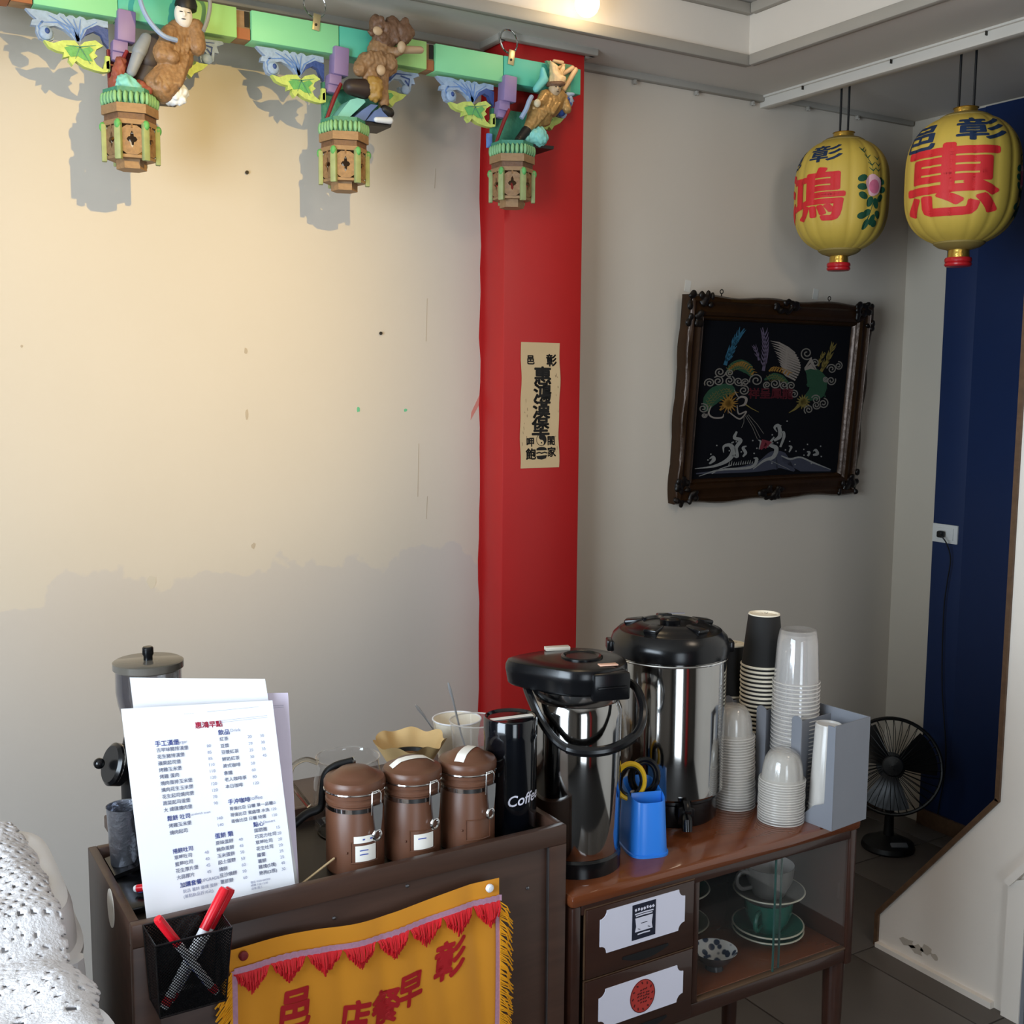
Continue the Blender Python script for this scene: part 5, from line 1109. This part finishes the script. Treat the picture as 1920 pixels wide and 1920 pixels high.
# bits of tape left on the wall above the frame
for x, z in ((2.205, 1.79), (2.735, 1.790)):
    tag(B().box((x, WY-.0006, z), (.022, .001, .034), (0, .15, 0)).obj('wall_tape', mat('old_tape', '#cdc8be', .6)), 'scrap of pale tape on the wall above the embroidery by its %s' % ('plain end' if x < 2.5 else 'lantern end'), 'tape')

# ================================================================== printed strip on the pilaster
po = thing('paper_scroll', 'narrow tan paper strip block-printed with black characters on the red pilaster', 'poster', (1.6175, 2.5395, 1.44))
def pf(u, v, d=0): return (u+.0015*math.sin(v*28), -.0010-d-.0012*math.sin(v*17+u*8)**2, v)
b = B(); b.grid(6, 22, lambda i, j: pf(-.061+.122*i+(.001*math.sin(j*20)), -.166+.332*j)); b.obj('paper', 'tan', po, 60)
def pc(s, u, v, sz, bold=.04, sx=1, sy=1):
    v2, f2 = text2d(s, bold); xm = (min(p[0] for p in v2)+max(p[0] for p in v2))/2; ym = (min(p[1] for p in v2)+max(p[1] for p in v2))/2
    B().add([pf(u+(x-xm)*sz*sx, v+(y-ym)*sz*sy, .0006) for x, y in v2], f2).obj('character', 'ink', po, 0)
pc('邑', -.031, .120, .026); pc('彰', .034, .120, .034)
for k, s in enumerate('惠鴻漢堡'): pc(s, .005+(.0 if k < 3 else -.002), .079-k*.0445, .055, .04, 1.05, .92)
pc('呷', -.030, -.097, .026); pc('飽', -.029, -.128, .032); pc('閤', .036, -.094, .026); pc('家', .037, -.124, .028)
PF = lambda u, v, d: pf(u, v, .0007+d)
cx_, cz_, r_ = .005, -.091, .0155
b = B(); b.stroke([(cx_+r_*math.cos(k*PI/16), cz_+r_*math.sin(k*PI/16)) for k in range(33)], .0014, PF)
poly = [(cx_+r_*math.cos(-PI/2+k*PI/14), cz_+r_*math.sin(-PI/2+k*PI/14)) for k in range(15)]+[(cx_+r_/2*math.cos(PI/2+k*PI/8), cz_+r_/2+r_/2*math.sin(PI/2+k*PI/8)) for k in range(1, 9)]+[(cx_+r_/2*math.cos(PI/2-k*PI/8), cz_-r_/2+r_/2*math.sin(PI/2-k*PI/8)) for k in range(1, 8)]
b.prism(poly, lambda u, v, d: pf(u, v, d), .0004, .0007); b.prism([(cx_+.002*math.cos(k*PI/5), cz_-r_/2+.002*math.sin(k*PI/5)) for k in range(10)], lambda u, v, d: pf(u, v, d), .0006, .0009); b.obj('yin_yang_mark', 'ink', po, 0)
b = B()
b.prism([(cx_-.016, -.119), (cx_+.016, -.119)]+[(cx_+.016*math.cos(k*PI/8), -.116+.006*math.sin(k*PI/8)) for k in range(9)], lambda u, v, d: pf(u, v, d), .0004, .0007)
b.stroke([(cx_-.017, -.127), (cx_-.008, -.1245), (cx_, -.127), (cx_+.009, -.1245), (cx_+.018, -.127)], .0038, PF)
b.prism([(cx_-.017, -.134), (cx_+.017, -.132), (cx_+.013, -.141), (cx_, -.144), (cx_-.013, -.142)], lambda u, v, d: pf(u, v, d), .0004, .0007); b.obj('burger_mark', 'ink', po, 0)
b = B()
for k in range(26):
    u = random.choice((-.048, .050, -.005))+random.uniform(-.008, .008); v = random.uniform(-.14, .125)
    if abs(u) < .02 and v < .10: continue
    b.stroke([(u, v), (u+.001, v-random.uniform(.003, .010))], .0008, PF)
o = b.obj('ink_specks', 'statue_d', po, 0); o['kind'] = 'stuff'

# ================================================================== carved temple beam hung from the ceiling
beam = thing('carved_beam', 'painted carved wooden beam with figures and pendant lanterns hung along the wall', 'carving', (1.0, 2.50, 2.235))
bx0, by0, bz0 = 1.0, 2.50, 2.235
def bl(x, y, z): return (x-bx0, y-by0, z-bz0)
ZB, ZT = 2.235, 2.298
for x0, x1, m, dy in ((.0, .295, 'bare', 0), (.300, .342, 'bareo', -.002), (.385, .545, 'g1', 0), (.546, .690, 'g3', -.001), (.692, .793, 'g2', 0), (.826, 1.028, 'g1', 0), (1.030, 1.165, 'g3', -.001), (1.168, 1.250, 'g2', 0), (1.274, 1.460, 'g1', 0), (1.462, 1.690, 'g3', -.001)):
    B().span((x0-bx0, x1-bx0), (2.476+dy-by0, 2.528-by0), (ZB-bz0, ZT-bz0), .0015).obj('beam_board', m, beam)
for x0, x1 in ((.343, .384), (.794, .825), (1.251, 1.273)):
    j = B().span((x0-bx0, x1-bx0), (2.486-by0, 2.526-by0), (ZB-bz0+.001, ZT-bz0-.002), .001).obj('joint_block', 'bare', beam)
    B().span((x1-.012-bx0, x1-.002-bx0), (2.4835-by0, 2.487-by0), (ZB+.028-bz0, ZT-.003-bz0)).obj('joint_slot', 'hair', j)
    B().span((x0+.001-bx0, x1-.001-bx0), (2.4825-by0, 2.487-by0), (ZB+.001-bz0, ZB+.024-bz0)).obj('joint_wedge', 'bareo', j)
for x in (.978, 1.486):
    r = B(); r.tube([bl(x+.028*math.cos(q*PI/14), 2.494+.006*math.cos(q*PI/14), 2.340+.028*math.sin(q*PI/14)) for q in range(28)], .0022, 8, True); rg = r.obj('hanging_ring', 'chrome', beam)
    B().box(bl(x-.004, 2.474, 2.296), (.017, .0025, .036), (0, .12, 0), .0005).obj('ring_plate', mat('brass_plate', '#b9ab82', .35, .7), rg)
    B().lathe([(0, .002), (.003, .0015), (.003, 0)], 10, bl(x-.006, 2.4725, 2.290), Matrix.Rotation(PI/2, 3, 'X')).obj('plate_screw', 'bronze', rg)
    B().tube([bl(x, 2.494, 2.366), bl(x, 2.494, 2.380)], .0015, 6).obj('ceiling_hook', 'bronze', rg)
KX_, KZ_ = .000288, .00026
def T2(ax):   # studied outline of one bracket -> metres beside its anchor
    return lambda u, v, d: bl(ax+(u-845)*KX_, d, ZB-.001-KZ_*((v-498)-.1623*(u-845)))
PL_plume = [(190, 408), (330, 428), (395, 455), (412, 440), (440, 448), (455, 470), (475, 455), (500, 458), (520, 478), (545, 462), (570, 470), (590, 490), (640, 478), (735, 498), (735, 545), (655, 540), (605, 575), (565, 620), (538, 668), (515, 662), (490, 610), (440, 562), (380, 535), (325, 545), (318, 568), (350, 570), (372, 596), (368, 636), (325, 655), (275, 628), (255, 575), (258, 535), (222, 530), (232, 492), (262, 488), (222, 448)]
PL_arch = [(545, 650), (585, 600), (640, 575), (685, 600), (705, 660), (735, 700), (735, 560), (660, 528), (590, 560)]
PL_leaf = [(298, 650), (360, 672), (420, 652), (500, 652), (532, 695), (565, 662), (640, 650), (692, 692), (645, 718), (632, 748), (652, 770), (622, 792), (642, 832), (685, 868), (700, 815), (735, 800), (735, 885), (690, 892), (640, 880), (560, 850), (505, 805), (482, 838), (456, 800), (462, 770), (420, 780), (426, 742), (380, 730), (330, 702)]
PL_leafc = [(430, 705), (490, 690), (530, 720), (600, 700), (625, 725), (590, 760), (615, 810), (560, 800), (520, 770), (470, 775)]
PR_plume = [(1272, 610), (1300, 588), (1318, 605), (1345, 598), (1362, 615), (1392, 606), (1430, 622), (1560, 640), (1572, 662), (1518, 680), (1532, 735), (1500, 730), (1492, 798), (1440, 826), (1395, 800), (1388, 755), (1432, 775), (1442, 738), (1405, 692), (1345, 682), (1300, 722), (1262, 772), (1225, 775), (1255, 700)]
PR_leaf = [(1208, 792), (1262, 785), (1330, 800), (1378, 822), (1440, 832), (1400, 872), (1335, 900), (1312, 935), (1282, 902), (1262, 932), (1238, 920), (1212, 932)]
PR_leafc = [(1225, 815), (1300, 815), (1320, 840), (1290, 870), (1240, 880)]
def scroll_left(ax, par):
    f = T2(ax)
    a = B().prism(PL_plume, f, 2.494, 2.508).obj('scroll_plume', 'c_pale', par)
    B().prism(PL_arch, f, 2.492, 2.506).obj('scroll_arch', 'c_deep', par)
    b = B()
    for p0, p1, p2 in (((530, 655), (500, 560), (415, 470)), ((528, 650), (510, 560), (458, 480)), ((530, 650), (525, 560), (502, 485)), ((532, 650), (540, 560), (550, 485)), ((520, 640), (470, 545), (340, 460)), ((480, 590), (400, 510), (280, 510)), ((540, 640), (570, 560), (660, 505)), ((300, 500), (270, 540), (290, 610))):
        b.stroke([p0, p1, p2], [16, 12, 4], lambda u, v, d: f(u, v, 2.4932-d))
    b.obj('scroll_groove', 'c_blue', a, 0)
    B().ell(f(318, 592, 2.490), (.0135, .006, .0135), 16).obj('scroll_eye', 'c_pale', a); B().ell(f(322, 582, 2.4852), (.005, .003, .006), 12).obj('scroll_pupil', 'c_deep', a)
    l = B().prism(PL_leaf, f, 2.484, 2.500).obj('carved_leaf', 'c_leaf', par); B().prism(PL_leafc, f, 2.4825, 2.4845).obj('leaf_heart', 'c_green', l)
    b = B()
    for p0, p1 in (((530, 700), (440, 690)), ((532, 702), (500, 790)), ((532, 702), (600, 830)), ((532, 702), (640, 690))): b.stroke([p0, p1], [9, 3], lambda u, v, d: f(u, v, 2.482-d))
    b.obj('leaf_vein', 'c_gteal', l, 0)
    B().box(f(720, 820, 2.49), (.010, .012, .028), None, .002).obj('leaf_stub', 'c_leaf', l)
def scroll_right(ax, par):
    f = T2(ax); a = B().prism(PR_plume, f, 2.494, 2.508).obj('scroll_plume', 'c_pale', par)
    b = B()
    for p0, p1, p2 in (((1250, 750), (1290, 660), (1310, 605)), ((1262, 750), (1320, 650), (1360, 615)), ((1300, 700), (1360, 640), (1500, 655)), ((1400, 660), (1480, 690), (1470, 770)), ((1440, 700), (1470, 740), (1440, 800))): b.stroke([p0, p1, p2], [14, 16, 5], lambda u, v, d: f(u, v, 2.4932-d))
    b.obj('scroll_groove', 'c_deep', a, 0)
    B().ell(f(1440, 785, 2.490), (.0115, .005, .0110), 14).obj('scroll_eye', 'c_pale', a)
    l = B().prism(PR_leaf, f, 2.484, 2.500).obj('carved_leaf', 'c_leaf', par); B().prism(PR_leafc, f, 2.4825, 2.4845).obj('leaf_heart', 'c_green', l)
petal_me = None
def pendant(ax, rot, par):
    """small openwork pavilion below each bracket"""
    global petal_me
    f = T2(ax); c = Vector(f(838, 1092, 2.452)); e = bpy.data.objects.new('pendant_lantern', None); C.objects.link(e); e.parent = par; e.location = c; e.rotation_euler = (0, 0, rot)
    def hexp(r, n=6): return [(r*math.cos(PI/n+2*PI*k/n), r*math.sin(PI/n+2*PI*k/n)) for k in range(n)]
    H = lambda u, v, d: (u, v, d)
    B().prism(hexp(.052), H, -.004, .006).obj('cap_plate', 'c_gteal', e); B().prism(hexp(.056), H, -.044, -.026).obj('cornice_band', 'bare', e); B().prism(hexp(.050), H, -.0265, -.003).obj('cornice_neck', 'c_gteal', e)
    hp_ = hexp(.055); k_ = 0
    for i in range(6):
        a, b_ = Vector(hp_[i]), Vector(hp_[(i+1) % 6])
        for q in range(5):
            p = a.lerp(b_, (q+.5)/5)
            if petal_me is None: o = B().ell((0, 0, 0), (.0058, .0048, .0125), 8).obj('petal', 'c_petal', e, 60); petal_me = o.data
            else: o = bpy.data.objects.new('petal', petal_me); C.objects.link(o); o.parent = e
            o.location = (p.x, p.y, -.014); o.rotation_euler = (0, 0, math.atan2(p.y, p.x)); 
    B().prism(hexp(.051), H, -.056, -.0445).obj('bracket_band', 'statue_d', e); B().prism(hexp(.053), H, -.066, -.0565).obj('upper_rail', 'bare', e)
    B().prism(hexp(.030), H, -.150, -.130).obj('foot', 'bare', e); B().prism(hexp(.050), H, -.1315, -.1255).obj('lower_rail', 'bare', e)
    for i, (x, y) in enumerate(hexp(.0525)):
        p = B(); p.box((x, y, -.100), (.010, .0135, .074), (0, 0, math.atan2(y, x)), .0015); po_ = p.obj('corner_post', W['post'], e)
        B().ell((x*1.03, y*1.05, -.068), (.007, .007, .010), 8).obj('post_capital', 'c_green', po_, 60)
    hq = hexp(.0515)
    for i in range(6):
        a, b_ = Vector((*hq[i], 0)), Vector((*hq[(i+1) % 6], 0)); m = (a+b_)/2; t = (b_-a).normalized(); n = Vector((m.x, m.y, 0)).normalized(); w2 = (b_-a).length/2-.003
        G = lambda u, v, d: tuple(m+t*u+n*d+Vector((0, 0, v)))
        p = B(); N = 16; out = []; inn = []
        for q in range(N):
            an = 2*PI*q/N; out.append((w2*max(-1, min(1, 1.13*math.cos(an))), -.097+.0285*max(-1, min(1, 1.13*math.sin(an))))); k2 = 1+.35*math.cos(4*an); inn.append((.0078*math.cos(an)*k2, -.096+.0125*math.sin(an)*k2))
        vs_ = [G(*q, 0) for q in out]+[G(*q, 0) for q in inn]+[G(*q, -.005) for q in out]+[G(*q, -.005) for q in inn]; fs_ = []
        for q in range(N):
            r_ = (q+1) % N; fs_ += [(q, r_, N+r_, N+q), (2*N+r_, 2*N+q, 3*N+q, 3*N+r_), (N+q, N+r_, 3*N+r_, 3*N+q), (q, 2*N+q, 2*N+r_, r_)]
        p.add(vs_, fs_); p.box(m+Vector((0, 0, -.070)), (.003, .003, .008)); p.obj('pierced_panel', 'statue', e)
    return e
def bracket_common(ax, rot):
    f = T2(ax)
    scroll_left(ax, beam); scroll_right(ax, beam); pendant(ax, rot, beam)
    bk = B().box(f(843, 555, 2.480), (.036, .034, .062), (0, .05, 0), .003).obj('purple_block', 'purple', beam)
    B().box(f(800, 705, 2.484), (.030, .028, .022), (0, .05, 0), .002).obj('block_step', 'purple', bk); B().box(f(788, 775, 2.488), (.024, .024, .018), (0, .05, 0), .002).obj('block_step', 'purple', bk)
    B().tube([f(845, 740, 2.470), f(790, 860, 2.472), f(722, 1045, 2.474)], [.004, .005, .004], 8).obj('red_strut', 'darkred', beam)
    B().prism([(730, 700), (1215, 780), (1210, 1075), (735, 1060)], f, 2.500, 2.512).obj('back_board', 'c_gteal' if ax > 1 else 'darkred', beam)
    B().prism([(735, 1055), (1215, 1120), (1210, 1150), (735, 1092)], f, 2.430, 2.510).obj('plinth_board', 'hair', beam)
def fig(ax, u0, v0, sx, sz, sl):
    return lambda u, v, y=0: Vector(bl(ax+(u-u0)*sx, 2.448+y, ZB-sz*((v-v0)-sl*(u-u0))))
def lump(b, F, u, v, y, ru, rd, rv, rot=0): b.ell(F(u, v, y), (ru, rd, rv), 12, (0, rot, 0))
# bracket with the robed figure
AX = .560; bracket_common(AX, .35); f = T2(AX); S = fig(AX, 930, 172, .000315, .000295, .17)
b = B(); lump(b, S, 1262, 330, 0, .036, .024, .042, .15); lump(b, S, 1225, 450, -.004, .036, .024, .032, .2); b.cap(S(1230, 470), S(1130, 650, -.008), .030, .036); b.cap(S(1180, 480), S(1080, 640, -.01), .022, .026)
b.cap(S(1180, 300, -.012), S(1115, 450, -.022), .018, .020); b.cap(S(1115, 450, -.022), S(1180, 480, -.034), .018, .014); b.cap(S(1350, 260, -.01), S(1350, 400, -.02), .018, .018); b.cap(S(1270, 270), S(1268, 210, -.006), .014, .014)
for k in range(7): b.cap(S(1150+k*22, 500-k*6, -.026), S(1070+k*24, 640+k*4, -.036), .004, .007)
for k in range(4): b.cap(S(1190+k*34, 330+k*4, -.024), S(1200+k*26, 430, -.026), .0035, .0045)
fg = remesh(b, .0022, .0013).obj('robed_figure', 'statue', beam, 60)
b = B(); lump(b, S, 1268, 185, -.016, .019, .017, .026, -.1); b.ell(S(1258, 190, -.034), (.003, .004, .006), 8); fc = remesh(b, .0025).obj('face', 'facew', fg, 60)
b = B()
for u, v, w_ in ((1240, 172, .004), (1290, 180, .004), (1255, 222, .005)): b.ell(S(u, v, -.0325), (w_, .001, .0009), 8)
b.obj('face_line', 'hair', fc)
B().lathe([(0, .018), (.019, .014), (.023, 0), (.021, -.010), (0, -.012)], 20, S(1288, 115, -.014)).obj('hat_band', 'hair', fg)
b = B(); b.cap(S(1290, 95, -.010), S(1292, 20, -.006), .020, .013); b.obj('hat_crown', 'statue', fg)
b = B(); b.tube([tuple(p) for p in curve([S(1000, 0, -.02), S(982, 90, -.03), S(1010, 200, -.036), S(1060, 290, -.042), S(1120, 350, -.045), S(1200, 372, -.04)], 6)], .0050, 8); b.obj('blue_ribbon', 'ribbon', fg)
b = B(); b.tube([tuple(p) for p in curve([S(1385, 300, -.03), S(1425, 210, -.02), S(1448, 100, -.015), S(1430, 40, -.01), S(1370, 12, -.01), S(1330, 15, -.01)], 6)], .0042, 8); b.obj('grey_ribbon', mat('ribbon_grey', '#8d8a84', .5), fg)
b = B(); b.cap(S(1030, 340, -.010), S(975, 430, -.02), .013, .014); b.cap(S(975, 430, -.02), S(925, 560, -.018), .013, .010); b.obj('grey_boot', mat('boot_grey', '#84888f', .5, var=.2, vscale=40), fg)
b = B(); b.cap(S(1090, 370, -.004), S(1050, 480, -.008), .022, .020); b.cap(S(1050, 520, -.004), S(1010, 600, 0), .018, .016); b.obj('dark_lap', mat('dark_cloth', '#3a302c', .6, var=.3, vscale=30), fg)
b = B(); b.cap(S(940, 690, -.02), S(890, 640, -.01), .018, .022); b.cap(S(990, 710, -.024), S(930, 710, -.02), .010, .014); remesh(b, .003, .004).obj('teal_rock', 'rock', beam, 60)
b = B(); b.cap(S(1200, 735, -.02), S(1250, 700, -.01), .012, .016); b.cap(S(1240, 760, -.02), S(1180, 745, -.01), .010, .014); remesh(b, .003, .004).obj('white_rock', 'rockw', beam, 60)
b = B(); b.cap(S(870, 480, .0), S(840, 640, .0), .012, .016); b.cap(S(960, 640, -.01), S(1010, 690, -.018), .010, .014); remesh(b, .003, .004).obj('red_rock', mat('red_rock', '#8a4a3c', .5, var=.3, vscale=30), beam, 60)
# bracket with the crouching beast
AX = 1.030; bracket_common(AX, .20); f = T2(AX); S = fig(AX, 845, 498, KX_, KZ_, .1623)
b = B(); lump(b, S, 1060, 610, -.006, .036, .026, .028, -.4); lump(b, S, 1150, 500, 0, .032, .024, .036, .2); lump(b, S, 1190, 620, -.010, .026, .020, .024); b.cap(S(1010, 590, -.008), S(950, 660, -.014), .022, .016); b.cap(S(1060, 700, -.008), S(1040, 800, -.012), .022, .018)
b.cap(S(1150, 700, -.006), S(1150, 830, -.006), .018, .015); b.cap(S(1150, 830, -.006), S(1160, 930, -.010), .015, .013); b.cap(S(1220, 520, -.012), S(1265, 520, -.030), .014, .010)
for k in range(9): lump(b, S, 1010+k*26, 560+22*math.sin(k*1.7)+k*6, -.028, .008, .006, .016, .5)
fg = remesh(b, .0022, .0019).obj('crouching_beast', 'statue', beam, 60)
b = B(); lump(b, S, 1115, 300, -.004, .018, .020, .030, -.2); lump(b, S, 1170, 390, -.004, .028, .022, .034); lump(b, S, 1240, 330, -.010, .022, .020, .034); lump(b, S, 1320, 350, -.014, .026, .020, .026); lump(b, S, 1385, 345, -.016, .012, .012, .012)
for k in range(14): lump(b, S, 1090+random.uniform(0, 260), 250+random.uniform(0, 180), -.022, .008, .008, .010)
b.cap(S(1060, 350, -.01), S(1030, 335, -.01), .008, .003); b.cap(S(1210, 260, -.012), S(1195, 225, -.01), .009, .004)
remesh(b, .0022, .0019).obj('beast_head', 'statue_d', fg, 60)
b = B(); lump(b, S, 1090, 345, -.024, .012, .006, .010); lump(b, S, 1100, 680, -.034, .011, .008, .012); lump(b, S, 1268, 492, -.040, .010, .010, .013); b.cap(S(1300, 505, -.030), S(1465, 500, -.022), .009, .008); b.obj('pale_knob', mat('pale_carving', '#b99b78', .5, var=.2, vscale=40), fg)
b = B(); b.cap(S(1060, 800, -.02), S(1070, 880, -.022), .022, .016); b.cap(S(1030, 830, -.018), S(1040, 890, -.02), .014, .010); remesh(b, .003, .004).obj('ochre_skirt', mat('ochre', '#9a7636', .5, var=.25, vscale=40), fg, 60)
b = B(); b.prism([(870, 905), (930, 890), (990, 905), (1000, 925), (930, 990), (850, 1062), (750, 1058), (800, 990)], f, 2.436, 2.500); b.obj('teal_rock', 'rock', beam, 60)
b = B(); b.prism([(870, 1075), (960, 1000), (1035, 950), (1095, 960), (1040, 1010), (985, 1088)], f, 2.428, 2.500); b.prism([(990, 1090), (1060, 1010), (1110, 985), (1160, 1010), (1205, 1070), (1190, 1118)], f, 2.424, 2.500); b.obj('blue_rock', 'rockb', beam, 60)
b = B(); b.cap(S(1070, 1090, -.026), S(1190, 1100, -.024), .006, .008); b.obj('rock_edge', 'rockw', beam)
b = B(); b.cap(S(880, 800, -.01), S(990, 820, -.012), .018, .022); b.obj('dark_haunch', mat('haunch', '#31241f', .5, var=.2), fg)
b = B(); b.cap(S(1150, 1000, -.02), S(1190, 1030, -.02), .010, .012); b.obj('hoof', 'hair', fg)
# bracket with the seated figure in a pointed cap
AX = 1.475; bracket_common(AX, 0); f = T2(AX); S = fig(AX, 805, 700, .000307, .000277, .16)
b = B(); lump(b, S, 1150, 900, 0, .034, .024, .036, .5); lump(b, S, 1210, 850, 0, .026, .022, .024); lump(b, S, 1040, 990, -.004, .038, .024, .028, .6); b.cap(S(1010, 1000, -.006), S(920, 1110, -.012), .024, .013); b.cap(S(1060, 1030), S(960, 1080, -.006), .022, .016)
b.cap(S(1080, 840, -.008), S(1010, 910, -.020), .015, .013); b.cap(S(1010, 910, -.020), S(965, 920, -.026), .011, .009); b.cap(S(1270, 860, 0), S(1290, 960, -.01), .014, .012); b.cap(S(1160, 850), S(1165, 800, -.004), .012, .012)
for k in range(5): b.cap(S(1080+k*30, 880+k*8, -.022), S(1030+k*22, 980+k*6, -.026), .003, .005)
for k in range(4): b.cap(S(1010+k*16, 980+k*10, -.026), S(915+k*14, 1090+k*8, -.020), .004, .004)
fg = remesh(b, .0022, .0014).obj('seated_figure', 'statue2', beam, 60)
b = B(); lump(b, S, 1162, 785, -.014, .0165, .015, .0200, .1); b.ell(S(1158, 795, -.030), (.003, .003, .004), 8); fc = remesh(b, .0025).obj('face', mat('tan_face', '#b59a78', .5, var=.1), fg, 60)
b = B()
for u, v, w_ in ((1140, 778, .003), (1180, 778, .003), (1160, 822, .004)): b.ell(S(u, v, -.0295), (w_, .001, .0009), 8)
b.obj('face_line', 'hair', fc)
b = B(); b.tube([tuple(S(1175+62*math.cos(q*PI/10), 742+10*math.sin(q*PI/10), -.010-.018*math.sin(q*PI/10))) for q in range(20)], .0062, 8, True); b.obj('cap_roll', 'statue_d', fg)
b = B(); b.cap(S(1195, 715, -.008), S(1165, 620, -.008), .022, .012); b.cap(S(1165, 620, -.008), S(1130, 535, -.008), .011, .002); b.cap(S(1215, 690, -.006), S(1275, 565, -.002), .012, .004); remesh(b, .003, .004).obj('pointed_cap', mat('gold_cap', '#d2b183', .45, var=.2, vscale=40), fg, 60)
b = B(); b.prism([(1130, 520), (1380, 560), (1365, 800), (1270, 790), (1200, 640)], lambda u, v, d: tuple(S(u, v, d)), .010, .020); bb = b.obj('green_panel', mat('sage_green', '#5f8a68', .5, var=.15), beam)
for p0, p1, w_ in (((1250, 660), (1370, 590), .006), ((1290, 780), (1400, 610), .007), ((1190, 530), (1270, 545), .005), ((1210, 600), (1280, 575), .005)):
    b = B(); b.cap(S(*p0, .004), S(*p1, .004), w_*.8, w_); b.obj('gold_slat', mat('pale_gold', '#cdaa80', .5, var=.15), bb)
b = B(); b.cap(S(1060, 610, -.006), S(1075, 700, -.004), .006, .012); b.cap(S(1075, 700, -.004), S(1000, 780, -.006), .012, .009); remesh(b, .003).obj('teal_scarf', mat('scarf_teal', '#67b3ad', .5, var=.2), fg, 60)
b = B(); b.tube([tuple(p) for p in curve([S(945, 850, -.012), S(900, 900, -.022), S(865, 970, -.026), S(825, 1040, -.024)], 5)], .0058, 8); b.obj('lilac_scarf', 'ribbon', fg)
b = B(); lump(b, S, 955, 922, -.034, .009, .008, .010); b.obj('pale_fist', mat('fist', '#c8b795', .5), fg)
b = B(); b.cap(S(900, 1140, -.012), S(815, 1225, -.016), .013, .010); b.cap(S(815, 1225, -.016), S(790, 1235, -.030), .009, .008); remesh(b, .003).obj('black_boot', 'hair', fg, 60)
b = B(); lump(b, S, 1285, 900, .004, .020, .012, .024, -.5); lump(b, S, 1260, 960, .004, .016, .012, .016); b.tube([tuple(S(1290+30*math.cos(q*.5), 905+34*math.sin(q*.5), -.010)) for q in range(12)], .005, 8); b.obj('blue_scroll', 'c_deep', beam)
b = B(); lump(b, S, 1350, 880, .006, .010, .008, .016); b.cap(S(1330, 830, .006), S(1385, 820, .006), .008, .004); b.obj('scroll_tip', 'c_pale', beam)
b = B(); b.cap(S(960, 1190, -.006), S(1010, 1200, -.01), .020, .026); b.cap(S(900, 1220, -.010), S(1040, 1230, -.006), .010, .012); remesh(b, .003, .004).obj('blue_rock', 'rock', beam, 60)
B().box(f(690, 1010, 2.492), (.014, .008, .034), None, .001).obj('blue_tab', 'c_blue', beam)
scroll_right(.560-.465, beam)
